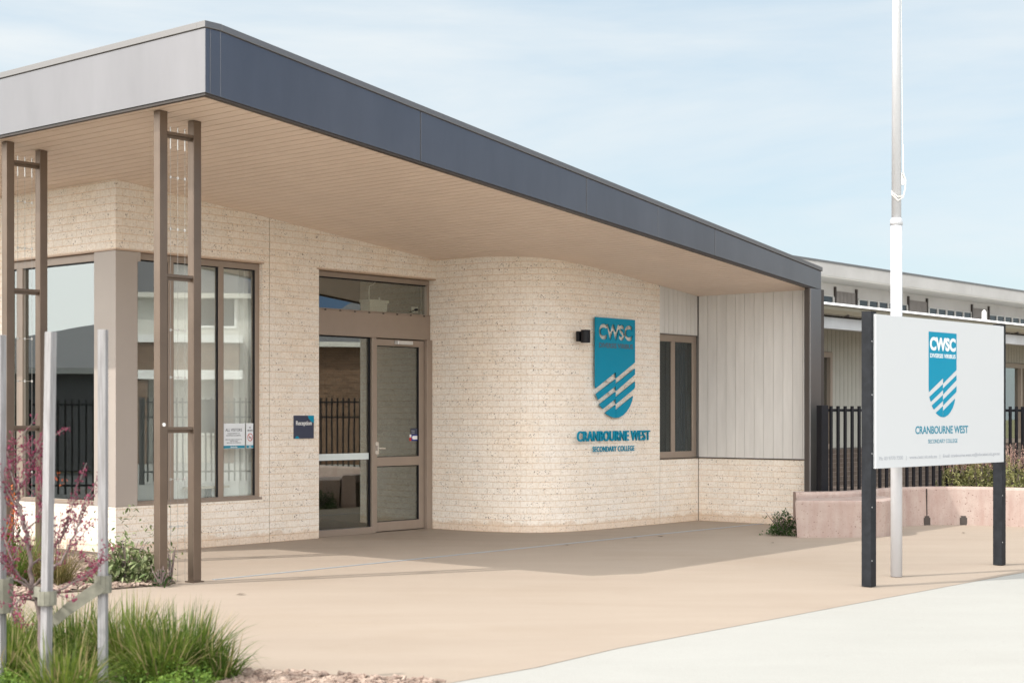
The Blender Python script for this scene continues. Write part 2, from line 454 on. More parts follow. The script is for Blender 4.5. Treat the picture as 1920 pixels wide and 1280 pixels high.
def inside(p, poly):
    c = False; j = len(poly) - 1
    for i in range(len(poly)):
        a, b = poly[i], poly[j]
        if (a[1] > p[1]) != (b[1] > p[1]) and p[0] < (b[0] - a[0]) * (p[1] - a[1]) / (b[1] - a[1]) + a[0]: c = not c
        j = i
    return c
def chips(n, poly, box, m, z=.012, name='bark_mulch'):
    mb = MB(); k = 0
    while k < n:
        x, y = random.uniform(box[0], box[1]), random.uniform(box[2], box[3])
        if not inside((x, y), poly): continue
        k += 1
        l, w, h = random.uniform(.012, .045), random.uniform(.008, .018), random.uniform(.003, .009)
        M = Matrix.Translation((x, y, z + random.uniform(.002, .02))) @ Matrix.Rotation(random.uniform(0, 6.3), 4, 'Z') @ Matrix.Rotation(random.uniform(-.5, .5), 4, 'X') @ Matrix.Rotation(random.uniform(-.4, .4), 4, 'Y')
        mb.box(-l, l, -w, w, -h, h, M)
    return tag(mb.build(name, m), kind='stuff')
m_chip = mat('bark_chips', (.42, .33, .27), .9, col2=(.14, .09, .07), vscale=14)
chips(2600, front_poly, (-2.6, -.4, 8.8, 10.2), m_chip)
chips(3200, back_poly, (-5.6, -3.2, 13.6, 17.6), m_chip)
chips(4200, front_poly, (-6.5, -1.2, 7.2, 12.6), m_chip)

# slot drain
dr = MB()
for i in range(64):
    u = -1.0 + i * .17
    dr.box(u, u + .167, -3.025, -2.975, -.01, .005)
tag(dr.build('slot_drain', mat('galvanised_grate', (.29, .31, .33), .6, metal=.2), loc=P1, rotz=ANG), 'thin grey steel drain line crossing the beige forecourt', 'drain')

# ================================================================== MAIN BUILDING
bld = thing('school_building', 'cream brick reception building with a deep sloping roof and curved entry wall', 'building', P1, ANG)
SZ = lambda u: 4.3219 - .09804 * u
def bpart(mb, name, m, parent=None, **kw):
    return mb.build(name, m, parent or bld, **kw)
T = .22
# entrance wall, local y = -v
w = MB()
w.box(.0, .30, .0, T, -.05, .548)                                      # below pier
w.box(.30, 2.2, 0, T, -.05, .548)
w.box(2.2, 2.308, 0, T, -.05, 3.525); w.box(2.318, 3.16, 0, T, -.05, 3.525)
w.sbox(.0, 2.308, 0, T, 3.525, 3.525, SZ(0) + .03, SZ(2.308) + .03)
w.sbox(2.318, 5.46, 0, T, 3.525, 3.525, SZ(2.318) + .03, SZ(5.46) + .03)
bpart(w, 'brick_wall', M_BRICK, boxuv=True)
ml = MB(); ml.box(2.308, 2.318, .012, T - .01, -.05, 4.05)
bpart(ml, 'movement_joint', mat('joint_filler', (.16, .13, .10), .8))
w = MB()
w.box(0.0005, T, T + .001, 9, -.05, .548)
w.box(0.0005, T, T + .001, 9, 3.525, SZ(0) + .03)
w.box(0.0005, T, 2.35, 2.75, .548, 3.525); w.box(0.0005, T, 4.6, 9, .548, 3.525)
bpart(w, 'brick_wall', M_BRICK, boxuv=True)
# lintel angles under the brick
la = MB()
la.box(-.012, 2.22, -.012, .10, 3.508, 3.524); la.box(-.012, .10, .10, 2.36, 3.508, 3.524); la.box(3.12, 5.44, -.008, .10, 3.508, 3.524)
bpart(la, 'lintel_angle', mat('lintel_steel', (.42, .30, .22), .5))
# corner pier
pr = MB()
pr.box(-.005, .30, -.005, .42, .549, 3.507)
bpart(pr, 'corner_pier', M_PIER, bevel=.006)
hc = MB(); hc.box(.30, .345, -.002, .12, 3.40, 3.507); bpart(hc, 'pier_trim', M_PIER)

def window(x0, x1, z0, z1, mull, y=.06, fw=.05, gl=M_GLASS, M=None, sillname=True, parent=None, extra=None):
    """frame on local xz plane; M maps local window frame to building frame"""
    f = MB(); d = .07
    f.box(x0, x1, y, y + d, z0, z0 + fw, M); f.box(x0, x1, y, y + d, z1 - fw * 1.5, z1, M)
    f.box(x0, x0 + fw, y, y + d, z0 + fw, z1 - fw * 1.5, M); f.box(x1 - fw * 1.3, x1, y, y + d, z0 + fw, z1 - fw * 1.5, M)
    for a in mull: f.box(a, a + .08, y + .002, y + d, z0 + fw, z1 - fw * 1.5, M)
    fr = bpart(f, 'window_frame', M_FRAME, parent, bevel=.003)
    s = MB(); s.box(x0 - .01, x1 + .01, y - .055, y + .01, z0 - .002, z0 + .028, M)
    bpart(s, 'window_sill', M_FRAME, fr, bevel=.003)
    xs = [x0 + fw] + [k for a in mull for k in (a, a + .08)] + [x1 - fw * 1.3]
    for i in range(0, len(xs), 2):
        p = MB(); p.box(xs[i] - .004, xs[i + 1] + .004, y + .035, y + .041, z0 + fw - .004, z1 - fw * 1.5 + .004, M)
        bpart(p, 'window_pane', gl, fr)
        # rubber gasket
        k = MB(); e = .008
        k.box(xs[i], xs[i] + e, y + .012, y + .034, z0 + fw, z1 - fw * 1.5, M); k.box(xs[i + 1] - e * 2, xs[i + 1], y + .012, y + .034, z0 + fw, z1 - fw * 1.5, M)
        k.box(xs[i] + e, xs[i + 1] - e * 2, y + .012, y + .034, z1 - fw * 1.5 - e * 1.6, z1 - fw * 1.5, M)
        bpart(k, 'gasket', M_BLACK, fr)
    return fr
window(.30, 2.20, .55, 3.505, [.79, 1.55])
# side window on the left return (local: along y)
ML = Matrix(((0, 1, 0, 0), (1, 0, 0, 0), (0, 0, 1, 0), (0, 0, 0, 1)))
def windowL(y0, y1, z0, z1, mull):
    f = MB(); d = .07; x = .05; fw = .05
    f.box(x, x + d, y0, y1, z0, z0 + fw); f.box(x, x + d, y0, y1, z1 - .09, z1)
    f.box(x, x + d, y0, y0 + fw, z0 + fw, z1 - .09); f.box(x, x + d, y1 - fw, y1, z0 + fw, z1 - .09)
    for a in mull: f.box(x - .01, x + d, a, a + .13, z0 + fw, z1 - .09)
    fr = bpart(f, 'window_frame', M_FRAME, bevel=.003)
    s = MB(); s.box(x - .05, x + .01, y0 - .005, y1 + .01, z0, z0 + .028); bpart(s, 'window_sill', M_FRAME, fr)
    ys = [y0 + fw] + [k for a in mull for k in (a, a + .13)] + [y1 - fw]
    for i in range(0, len(ys), 2):
        p = MB(); p.box(x + .035, x + .041, ys[i] - .004, ys[i + 1] + .004, z0 + fw - .004, z1 - .086); bpart(p, 'window_pane', M_GLASSL, fr)
        k = MB(); k.box(x + .012, x + .034, ys[i], ys[i] + .018, z0 + fw, z1 - .09); k.box(x + .012, x + .034, ys[i] + .018, ys[i + 1], z1 - .103, z1 - .09)
        bpart(k, 'gasket', M_BLACK, fr)
windowL(.42, 2.35, .55, 3.505, [1.98])
windowL(2.75, 4.6, .55, 3.505, [3.6])

# curved wall
cp = [(5.392, -.30), (5.39, -.02), (5.388, .30), (5.405, .62), (5.455, .92), (5.54, 1.19), (5.65, 1.43), (5.82, 1.61), (6.05, 1.745), (6.35, 1.82), (6.7, 1.855),
      (7.1, 1.869), (7.6, 1.872), (8.0, 1.872), (8.225, 1.872)]
def smooth_path(p, n=6):
    out = []
    for i in range(len(p) - 1):
        a, b, c, d = [Vector((*p[min(max(k, 0), len(p) - 1)], 0)) for k in (i - 1, i, i + 1, i + 2)]
        for j in range(n):
            t = j / n
            out.append(.5 * ((2 * b) + (c - a) * t + (2 * a - 5 * b + 4 * c - d) * t * t + (3 * b - a - 3 * c + d) * t ** 3))
    out.append(Vector((*p[-1], 0)))
    return [(q.x, q.y) for q in out]
cpath = smooth_path(cp)
w = MB(); arc = 0; vs = []; fs = []; uvs = []
n = len(cpath)
for (u, v) in cpath: vs.append((u, -v, -.05)); vs.append((u, -v, SZ(u) + .03))
for i in range(n - 1):
    l = math.dist(cpath[i], cpath[i + 1])
    fs.append((2 * i, 2 * i + 2, 2 * i + 3, 2 * i + 1))
    uvs.append([(arc, -.05), (arc + l, -.05), (arc + l, vs[2 * i + 3][2]), (arc, vs[2 * i + 1][2])])
    arc += l
# back skin and end
o = len(vs)
ins = [(5.70, -.30), (5.70, 1.2), (6.1, 1.6), (8.225, 1.6)]
w.add(vs, fs, uvs)
w.add([(8.225, -1.872, -.05), (8.225, -1.60, -.05), (8.225, -1.60, SZ(8.225)), (8.225, -1.872, SZ(8.225) + .03)], [(0, 1, 2, 3)], [[(0, 0), (.3, 0), (.3, 3), (0, 3)]])
cw = bpart(w, 'curved_brick_wall', M_BRICKC)
for p in cw.data.polygons: p.use_smooth = True
w = MB()
for (a, b), (c, d) in zip(ins[:-1], ins[1:]):
    w.add([(a, -b, 0), (c, -d, 0), (c, -d, SZ(c)), (a, -b, SZ(a))], [(3, 2, 1, 0)])
bpart(w, 'inner_lining', M_IWALL)

# low brick under the small window, boards above it
U2 = 9.25
w = MB(); w.box(8.235, U2, -1.872, -1.65, -.05, .951)
w.box(U2 + .0, U2 + .22, -3.86, -1.66, -.05, .951)
bpart(w, 'low_brick_wall', M_BRICK, boxuv=True)
ml = MB(); ml.box(8.225, 8.235, -1.862, -1.66, -.05, .95)
bpart(ml, 'movement_joint', MATS['joint_filler'])
ml = MB(); ml.box(U2 - .006, U2 - .0005, -1.882, -1.872, -.05, .95)
bpart(ml, 'movement_joint', MATS['joint_filler'])
fl = MB(); fl.box(8.23, U2 - .01, -1.885, -1.65, .951, .960); fl.box(U2 - .012, U2 + .2, -3.86, -1.886, .951, .966)
bpart(fl, 'base_flashing', M_DKTRIM)
wb = MB()
x = 8.232
while x < U2 - .02:
    x2 = min(x + .117, U2 - .012)
    wb.sbox(x, x2 - .006, -1.868, -1.845, 2.815, 2.815, SZ(x) + .01, SZ(x2) + .01); x = x2
wb.box(8.23, U2, -1.845, -1.80, 2.81, 3.5)
y = -1.885
while y > -3.84:
    y2 = max(y - .163, -3.862)
    wb.box(U2 - .004, U2 + .02, y2 + .005, y, .968, SZ(U2) + .01); y = y2
bpart(wb, 'weatherboards', M_BOARD)
bk = MB(); bk.box(U2 + .021, U2 + .10, -3.86, -1.79, .968, SZ(U2) + .01)
bpart(bk, 'wall_backing', M_BACK)
# small window
wf = MB(); y0 = -1.84
wf.box(8.233, U2 - .005, y0, y0 + .1, .962, 1.06); wf.box(8.233, U2 - .005, y0, y0 + .1, 2.70, 2.808)
wf.box(8.233, 8.245, y0, y0 + .1, 1.06, 2.70); wf.box(U2 - .11, U2 - .005, y0, y0 + .1, 1.06, 2.70)
wf.box(8.58, 8.62, y0 - .0, y0 + .1, 1.06, 2.70); wf.box(8.62, 8.69, y0 + .012, y0 + .04, 1.06, 2.70)
fr = bpart(wf, 'window_frame', M_FRAME, bevel=.004)
for a, b in ((8.245, 8.58), (8.69, U2 - .11)):
    p = MB(); p.box(a, b, y0 + .02, y0 + .026, 1.06, 2.70); bpart(p, 'window_pane', M_GLASSS, fr)
hd = MB(); hd.box(8.232, U2 - .004, -1.882, -1.84, 2.806, 2.814); bpart(hd, 'head_flashing', M_FLASH, fr)
bl = MB()
for i in range(14):
    a = 8.68 + i * .032
    bl.box(a, a + .029, y0 + .12 + (i % 2) * .01, y0 + .125 + (i % 2) * .01, 1.0, 2.75)
bpart(bl, 'vertical_blind', mat('blue_grey_blind', (.17, .21, .24), .8), fr)
# room behind the small window, dark
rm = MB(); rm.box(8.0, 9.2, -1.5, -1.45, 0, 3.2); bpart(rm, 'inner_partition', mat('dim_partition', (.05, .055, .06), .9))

# fin at the right end of the roof
fn = MB()
fn.box(8.97, 9.27, -3.965, -3.935, -.02, SZ(8.97) - .03)
fn.box(9.245, 9.27, -3.935, -3.70, -.02, SZ(8.97) - .03)
bpart(fn, 'end_fin', M_FASCIA, bevel=.004)
fn = MB(); fn.box(8.975, 9.00, -3.934, -3.865, -.02, SZ(8.97) - .02); fn.box(9.0, U2 + .22, -3.90, -3.861, -.02, SZ(8.97) - .02)
bpart(fn, 'fin_return', M_DKTRIM)
# right flank wall of the building behind the fin
w = MB(); w.box(9.44, 9.64, -3.6, 9, -.05, SZ(9.3) + .02); bpart(w, 'flank_wall', M_BOARD)
w = MB(); w.box(0, 9.64, 9.0, 9.2, -.05, 3.4); bpart(w, 'rear_wall', M_BRICK, boxuv=True)

# soffit
VF = 3.95; UL = -1.865; UR = 9.29
sf = MB(); u = UL + .03; BW = .1295
while u < UR - .04:
    u2 = min(u + BW, UR - .03)
    a, b = u + .0065, u2 - .0065
    za, zb = SZ(a), SZ(b)
    segs = [(-VF + .03, -.03), (-.022, 9.0)] if u < 0 else [(-VF + .03, 9.0)]
    for ya, yb in segs:
        sf.sbox(a, b, ya, yb, za, zb, za + .012, zb + .012)
    u = u2
bpart(sf, 'soffit', M_SOFFIT)
sb = MB(); sb.sbox(UL + .03, UR - .03, -VF + .03, 9.0, SZ(UL) + .0125, SZ(UR) + .0125, SZ(UL) + .03, SZ(UR) + .03)
bpart(sb, 'soffit_backing', mat('soffit_gap', (.05, .04, .03), .8))
# roof sheet
ZT = lambda u: 5.139 if u < -1.69 else 5.139 - (u + 1.69) * .1283
rf = MB(); rf.sbox(-1.69, UR, -VF + .04, 9.1, SZ(-1.69) + .2, SZ(UR) + .1, ZT(-1.69) - .03, ZT(UR) - .03)
rf.box(UL + .03, -1.695, -VF + .04, 9.1, 4.6, 5.10)
roof = bpart(rf, 'roof', mat('roof_sheet', (.34, .33, .32), .4, metal=.3))
# fascia panels
fa = MB()
cuts = [(UL + .002, UL + .055), (UL + .058, .928), (.937, 3.742), (3.751, 5.199), (5.203, 6.492), (6.501, UR)]
for i, (a, b) in enumerate(cuts):
    y0, y1 = -VF, -VF + .012
    ta = ZT(a) - .055; tb = ZT(b) - .055
    if a < -1.69 < b:
        fa.sbox(a, -1.69, y0, y1, SZ(a) - .0, SZ(-1.69), ta, ZT(-1.69) - .055)
        a = -1.69; ta = ZT(a) - .055
    fa.sbox(a, b, y0, y1, SZ(a), SZ(b), ta, tb)
bpart(fa, 'fascia', M_FASCIA, roof, bevel=.002)
fb = MB(); fb.sbox(UL + .01, UR - .004, -VF + .0125, -VF + .03, SZ(UL), SZ(UR), ZT(UL) - .3, ZT(UR) - .06)
fb.sbox(-1.6, UR - .004, -VF + .0125, -VF + .03, ZT(-1.6) - .35, ZT(UR) - .06, ZT(-1.6) - .06, ZT(UR) - .055)
bpart(fb, 'fascia_backing', M_BACK, roof)
fl_ = MB(); fl_.box(UL, UL + .012, -VF + .002, 9.1, SZ(UL) + .002, 5.085)
bpart(fl_, 'fascia', M_FASCIA, roof)
fr_ = MB(); fr_.box(UR - .003, UR + .008, -VF + .002, 9.1, SZ(UR) - .02, ZT(UR) - .06); bpart(fr_, 'fascia', M_FASCIA, roof)
cap = MB()
cap.box(UL - .018, -1.69, -VF - .018, -VF + .10, 5.085, 5.145)
cap.sbox(-1.69, UR + .02, -VF - .018, -VF + .10, ZT(-1.69) - .055, ZT(UR) - .055, ZT(-1.69) + .004, ZT(UR) + .004)
cap.box(UL - .018, UL + .10, -VF + .10, 9.1, 5.085, 5.145)
bpart(cap, 'roof_capping', M_FLASH, roof, bevel=.003)
tr = MB()
tr.sbox(UL + .012, UR - .02, -VF + .012, -VF + .075, SZ(UL) - .022, SZ(UR) - .022, SZ(UL) - .002, SZ(UR) - .002)
tr.box(UL + .012, UL + .06, -VF + .076, 9.0, SZ(UL) - .024, SZ(UL) - .001)
bpart(tr, 'soffit_trim', M_DKTRIM, roof)

# entrance door set
Y = .12
df = MB()
df.box(3.162, 5.385, Y, Y + .12, 3.44, 3.506)                 # head
df.box(3.162, 5.385, Y - .02, Y + .14, 2.665, 3.005)          # header box
df.box(3.162, 3.25, Y, Y + .10, 3.005, 3.44); df.box(5.40 - .06, 5.385, Y, Y + .10, 3.005, 3.44)
df.box(3.162, 5.385, Y - .03, Y + .01, 3.0055, 3.02)
df.box(4.25, 4.32, Y - .01, Y + .10, .0, 2.665)
df.box(3.162, 4.25, Y - .02, Y + .10, .0, .085)
df.box(5.285, 5.385, Y - .06, Y + .12, .0, 2.665)
df.box(3.162, 3.22, Y, Y + .1, .085, 2.665)
doorf = bpart(df, 'door_frame', M_FRAME, bevel=.004)
for i in range(8):
    hb = MB(); hb.box(3.35 + i * .27, 3.375 + i * .27, Y - .032, Y - .0205, 2.992, 3.006); bpart(hb, 'frame_clip', M_BLACK, doorf)
p = MB(); p.box(3.22, 4.25, Y + .05, Y + .056, .085, 2.665); bpart(p, 'side_pane', M_GLASSD, doorf)
p = MB(); p.box(3.25, 5.34, Y + .05, Y + .056, 3.02, 3.44); bpart(p, 'transom_pane', M_GLASSD, doorf)
k = MB(); k.box(3.22, 4.25, Y + .03, Y + .05, 2.648, 2.664); k.box(4.228, 4.248, Y + .03, Y + .05, .085, 2.648); k.box(3.25, 5.34, Y + .03, Y + .05, 3.425, 3.44)
bpart(k, 'gasket', M_BLACK, doorf)
sbm = MB(); sbm.box(3.22, 4.23, Y + .044, Y + .049, 1.005, 1.092); bpart(sbm, 'safety_stripe', mat('frosted_vinyl', (.62, .68, .68), .6), doorf)
dm = MB(); dm.box(3.25, 5.2, .35, 1.6, .001, .02); bpart(dm, 'door_mat', M_FLOOR, doorf)
lf = MB(); L0, L1 = 4.325, 5.28; y0, y1 = Y + .0, Y + .055
lf.box(L0, L0 + .022, y0, y1, .012, 2.65); lf.box(L1 - .10, L1, y0, y1, .012, 2.65)
lf.box(L0 + .022, L1 - .10, y0, y1, .012, .14); lf.box(L0 + .022, L1 - .10, y0, y1, .905, 1.03); lf.box(L0 + .022, L1 - .10, y0, y1, 2.56, 2.65)
leaf = bpart(lf, 'door', M_FRAME, bevel=.004)
for a, b in ((.14, .905), (1.03, 2.56)):
    p = MB(); p.box(L0 + .022, L1 - .10, y0 + .025, y0 + .031, a, b); bpart(p, 'door_pane', M_GLASSD, leaf)
    k = MB(); k.box(L1 - .116, L1 - .10, y0 + .008, y0 + .024, a, b); k.box(L0 + .022, L1 - .116, y0 + .008, y0 + .024, b - .012, b)
    k.box(L0 + .022, L1 - .116, y0 + .008, y0 + .024, a, a + .008)
    bpart(k, 'gasket', M_BLACK, leaf)
hn = MB(); hn.box(4.30, 4.36, y0 - .02, y0 - .001, 1.07, 1.24); hn.box(4.30, 4.325, y0 - .06, y0 - .02, 1.12, 1.19)
hn.tube([(4.325, y0 - .05, 1.155), (4.45, y0 - .05, 1.15)], .014, 10)
bpart(hn, 'door_handle', M_STEEL, leaf, bevel=.003)
cl = MB(); cl.box(4.68, 4.98, y0 - .075, y0 - .004, 2.585, 2.635); bpart(cl, 'door_closer', M_ALU, leaf, bevel=.005)
stk = MB(); stk.box(5.03, 5.165, y0 + .0225, y0 + .0245, 1.335, 1.42); bpart(stk, 'door_sticker', M_NAVY, leaf)
stk = MB(); stk.box(5.045, 5.165, y0 + .0225, y0 + .0245, 1.245, 1.333); bpart(stk, 'door_sticker', mat('blue_vinyl', (.01, .03, .22), .5), leaf)
stk = MB(); stk.box(5.075, 5.16, y0 + .020, y0 + .022, 1.265, 1.315); stk.add([(5.055, y0 + .021, 1.29), (5.0749, y0 + .021, 1.262), (5.0749, y0 + .021, 1.318)], [(0, 1, 2)])
stk.box(5.012, 5.044, y0 + .0225, y0 + .0245, 1.295, 1.333)
bpart(stk, 'sticker_arrow', M_WHITEP, leaf)
stk = MB(); stk.box(5.005, 5.044, y0 + .0225, y0 + .0245, 1.245, 1.293); bpart(stk, 'door_sticker', mat('red_vinyl', (.45, .02, .02), .5), leaf)
for zz in (1.385, 1.357):
    text('sticker_lettering', 'Exit' if zz > 1.37 else 'only', M_GREYT, leaf, 5.05, 5.11, zz - .012, zz + .010, y0 + .0224, .001)

# interior
fi = MB(); fi.box(.23, 9.4, .24, 8.9, -.01, .0005); bpart(fi, 'interior_floor', M_FLOOR)
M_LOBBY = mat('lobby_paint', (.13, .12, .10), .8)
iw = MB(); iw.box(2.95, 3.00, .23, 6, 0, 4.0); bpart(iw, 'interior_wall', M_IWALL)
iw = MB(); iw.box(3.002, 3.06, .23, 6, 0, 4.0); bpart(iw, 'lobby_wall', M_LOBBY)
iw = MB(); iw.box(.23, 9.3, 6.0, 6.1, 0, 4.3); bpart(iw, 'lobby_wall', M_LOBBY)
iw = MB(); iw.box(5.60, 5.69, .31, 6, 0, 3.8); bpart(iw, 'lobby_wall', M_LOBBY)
ib = MB(); ib.box(1.05, 2.94, .34, .37, 0, 3.9); bpart(ib, 'interior_screen', M_BLIND)
ic = MB(); ic.box(2.10, 2.17, .24, .335, 0, 3.7); bpart(ic, 'interior_column', M_WHITEP)

# ---------------------------------------------- things in and on the building
def on_b(name, label, cat, u, v, z=0, group=None): return thing(name, label, cat, B(u, v, z), ANG, group)
t = on_b('side_table', 'small thin-topped table behind the right panes of the reception window', 'table', 1.50, -.235, 0)
m_ = MB(); m_.prism([(.36 * math.cos(a) * 1.0,   .09 * math.sin(a)) for a in [i * math.pi / 12 for i in range(24)]], .705, .73); m_.build('table_top', mat('birch_top', (.55, .50, .42), .5), t)
m_ = MB(); m_.box(.0, .06, -.03, .03, .0, .704); m_.build('leg', M_CHAR, t)
m_ = MB(); m_.prism([(.03 + .12 * math.cos(a), .09 * math.sin(a)) for a in [i * math.pi / 8 for i in range(16)]], .0, .015); m_.build('base', M_CHAR, t)
t = on_b('lounge_chair', 'dusty pink upholstered chair back seen through the left side window', 'chair', .28, -.75, 0)
m_ = MB(); m_.box(.0, .16, -.1, .62, .30, .73); m_.build('backrest', mat('dusty_pink_fabric', (.42, .27, .22), .9, bump=.3, bscale=120), t, bevel=.03)
m_ = MB(); m_.box(.165, .75, -.1, .62, .22, .42); m_.build('seat', MATS['dusty_pink_fabric'], t, bevel=.04)
for a, b in ((.04, -.05), (.04, .55), (.68, -.05), (.68, .55)):
    m_ = MB(); m_.box(a, a + .04, b, b + .04, 0, .22 if a > .1 else .30); m_.build('leg', M_CHAR, t)
t = on_b('storage_tub', 'white plastic tub with cable standing above the entry door behind glass', 'container', 4.46, -.26, 3.0)
m_ = MB(); m_.hexa([(-.16, -.05, .01), (.16, -.05, .01), (.16, .12, .01), (-.16, .12, .01), (-.175, -.06, .15), (.175, -.06, .15), (.175, .13, .15), (-.175, .13, .15)]); m_.build('tub', M_WHITEP, t, bevel=.006)
m_ = MB(); m_.box(-.19, .19, -.07, .14, .151, .19); m_.build('lid', M_WHITEP, t, bevel=.006)
m_ = MB(); m_.tube([(-.10, .03, .19), (-.10, .03, .33), (-.09, .03, .38), (-.02, .03, .41), (.02, .03, .44)], .008, 6); m_.box(.09, .105, .02, .035, .19, .235); m_.build('cable', M_WHITEP, t)
t = on_b('power_outlet', 'white power outlet with a black plug at the right end above the door', 'power outlet', 5.17, -.20, 3.03)
m_ = MB(); m_.box(-.06, .06, -.01, .01, .02, .10); m_.build('outlet_plate', M_WHITEP, t, bevel=.004)
m_ = MB(); m_.tube([(0, -.011, .06), (0, -.05, .06)], .018, 10); m_.tube([(0, -.05, .06), (-.05, -.052, .05), (-.12, -.04, .02)], .005, 6); m_.build('plug', M_BLACK, t)

# reception sign
t = on_b('reception_sign', 'square navy wall sign reading Reception beside the entry door', 'sign', 2.716, 0.0, 1.305)
m_ = MB(); m_.box(0, .345, -.012, -.001, 0, .297); m_.build('sign_plate', M_NAVY, t, bevel=.002)
text('sign_lettering', 'Reception', M_WHITEP, t, .035, .305, .155, .228, -.0122, .0015, bold=.012)
m_ = MB(); m_.add([(.345 - .11, -.0135, .297), (.345, -.0135, .297), (.345, -.0135, .20), (.30, -.0135, .215), (.25, -.0135, .26)], [(4, 3, 2, 1, 0)]); m_.build('sign_accent', M_TEAL, t); m_ = MB()
m_.prism([(0.055 + .035 * math.cos(a), .03 * math.sin(a)) for a in [i * math.pi / 12 for i in range(13)]], .0122, .0135, M=Matrix(((1, 0, 0, 0), (0, 0, -1, 0), (0, 1, 0, .002), (0, 0, 0, 1))))
m_.build('sign_accent', M_TEAL, t)

# posters on the glass
def poster(u0, u1, z0, z1, lines, nm, label):
    t = on_b(nm, label, 'notice', u0, -.085, z0)
    m_ = MB(); Wd, Hh = u1 - u0, z1 - z0
    m_.box(0, Wd, -.003, -.001, 0, Hh); m_.build('paper', mat('notice_paper', (.68, .71, .74), .6), t)
    m_ = MB(); m_.box(.004, Wd - .004, -.0045, -.0032, 0.004, .038); m_.build('teal_band', M_TEALD, t)
    for (s, a, b, c, d) in lines: text('notice_lettering', s, M_INK, t, a * Wd, b * Wd, c * Hh, d * Hh, -.0032, .0008, bold=.01)
    m_ = MB()
    for i in range(9): m_.box(Wd * (.34 + i * .035), Wd * (.36 + i * .035), -.0055, -.0046, .012, .030 - (i % 3) * .004)
    m_.build('band_mark', M_WHITEP, t)
    return t, Wd, Hh
poster(1.64, 1.985, 1.192, 1.505, [('ALL VISITORS', .1, .86, .68, .80), ('PLEASE REPORT TO', .2, .76, .575, .625), ('RECEPTION ON ARRIVAL', .14, .82, .495, .545),
        ('SIGN IN AND COLLECT A', .1, .86, .335, .38), ('VISITOR PASS', .3, .66, .275, .315), ('BEFORE ENTERING', .16, .8, .21, .25)],
       'visitor_notice', 'white notice headed ALL VISITORS stuck low on the reception window')
t, Wd, Hh = poster(2.005, 2.13, 1.192, 1.505, [('NO', .38, .6, .80, .87), ('SMOKING', .16, .84, .68, .75)], 'no_smoking_notice', 'narrow white no smoking notice right of the visitors notice')
m_ = MB(); cx, cz = Wd * .5, Hh * .44
for i in range(24):
    a, b = i * math.pi / 12, (i + 1) * math.pi / 12
    m_.add([(cx + r * math.cos(k), -.0045, cz + r * 1.1 * math.sin(k)) for r, k in ((.045, a), (.045, b), (.036, b), (.036, a))], [(0, 1, 2, 3)])
m_.add([(cx - .032, -.0047, cz + .028), (cx - .026, -.0047, cz + .034), (cx + .032, -.0047, cz - .028), (cx + .026, -.0047, cz - .034)], [(0, 1, 2, 3)])
m_.build('prohibition_ring', mat('red_print', (.50, .08, .06), .5), t)
m_ = MB(); m_.box(cx - .022, cx + .022, -.0043, -.0034, cz - .010, cz + .002); m_.build('cigarette_mark', M_INK, t)

# wall lamp
t = on_b('wall_lamp', 'black cylindrical up and down lamp left of the teal shield', 'wall lamp', 6.27, 1.865, 2.69)
m_ = MB(); m_.box(-.05, .05, -.05, 0.0, -.07, .07); m_.build('mounting_box', M_BLACK, t, bevel=.006)
m_ = MB(); m_.tube([(0.02, -.115, -.088), (0.02, -.115, .088)], .066, 24); m_.build('lamp_body', M_BLACK, t, bevel=.003)

# ---------------------------------------------- shield
def shield_polys():
    px2 = lambda x, y: ((x - 160) / 337.0, ((896 + (y - 896) * 9890 / (9890 - (x - 160))) - 62) / 860.0)
    P = []
    P.append([(160, 62), (497, 90), (497, 450), (333, 583), (333, 533), (326, 535), (163, 668), (160, 640)])
    P.append([(497, 503), (497, 552), (333, 692), (333, 632)])
    P.append([(497, 613), (497, 660), (490, 674), (333, 802), (333, 745)])
    P.append([(480, 735), (472, 775), (452, 825), (425, 865), (395, 897), (362, 915), (333, 921), (333, 855)])
    P.append([(329, 592), (329, 650), (185, 765), (175, 740), (168, 716)])
    P.append([(329, 700), (329, 758), (222, 843), (208, 825), (196, 804)])
    P.append([(329, 810), (329, 921), (300, 915), (270, 899), (243, 877)])
    return [[px2(*q) for q in p] for p in P]
SH = shield_polys()
def shield(parent, Wd, Hh, y, depth, m, holes):
    """holes: list of (text, x0,x1,z0,z1) cut right through"""
    c = bpy.data.curves.new('shield', 'CURVE'); c.dimensions = '2D'; c.fill_mode = 'BOTH'; c.extrude = depth / 2
    for p in SH:
        s = c.splines.new('POLY'); s.points.add(len(p) - 1); s.use_cyclic_u = True
        for i, (a, b) in enumerate(p): s.points[i].co = (a * Wd, (1 - b) * Hh, 0, 1)
    o = bpy.data.objects.new('shield', c); COL.objects.link(o); bpy.context.view_layer.update()
    dg = bpy.context.evaluated_depsgraph_get(); me = bpy.data.meshes.new_from_object(o.evaluated_get(dg)); bpy.data.objects.remove(o)
    for v in me.vertices: v.co = (v.co.x, y - (v.co.z + depth / 2), v.co.y)
    me.materials.clear(); me.materials.append(m)
    o = bpy.data.objects.new('shield_plate', me); COL.objects.link(o); o.parent = parent
    for body, x0, x1, z0, z1, bo in holes:
        c2 = text('cutter', body, m, parent, x0, x1, z0, z1, y + .01, depth + .02, bold=bo)
        bm_ = o.modifiers.new('cut', 'BOOLEAN'); bm_.operation = 'DIFFERENCE'; bm_.solver = 'EXACT'; bm_.use_self = True; bm_.object = c2
        bpy.context.view_layer.update(); dg = bpy.context.evaluated_depsgraph_get()
        me2 = bpy.data.meshes.new_from_object(o.evaluated_get(dg)); o.modifiers.clear(); o.data = me2
        bpy.data.objects.remove(c2)
    return o
t = on_b('shield_emblem', 'large teal metal shield reading CWSC with diagonal stripes on the curved brick wall', 'emblem', 6.603, 1.873, 1.565)
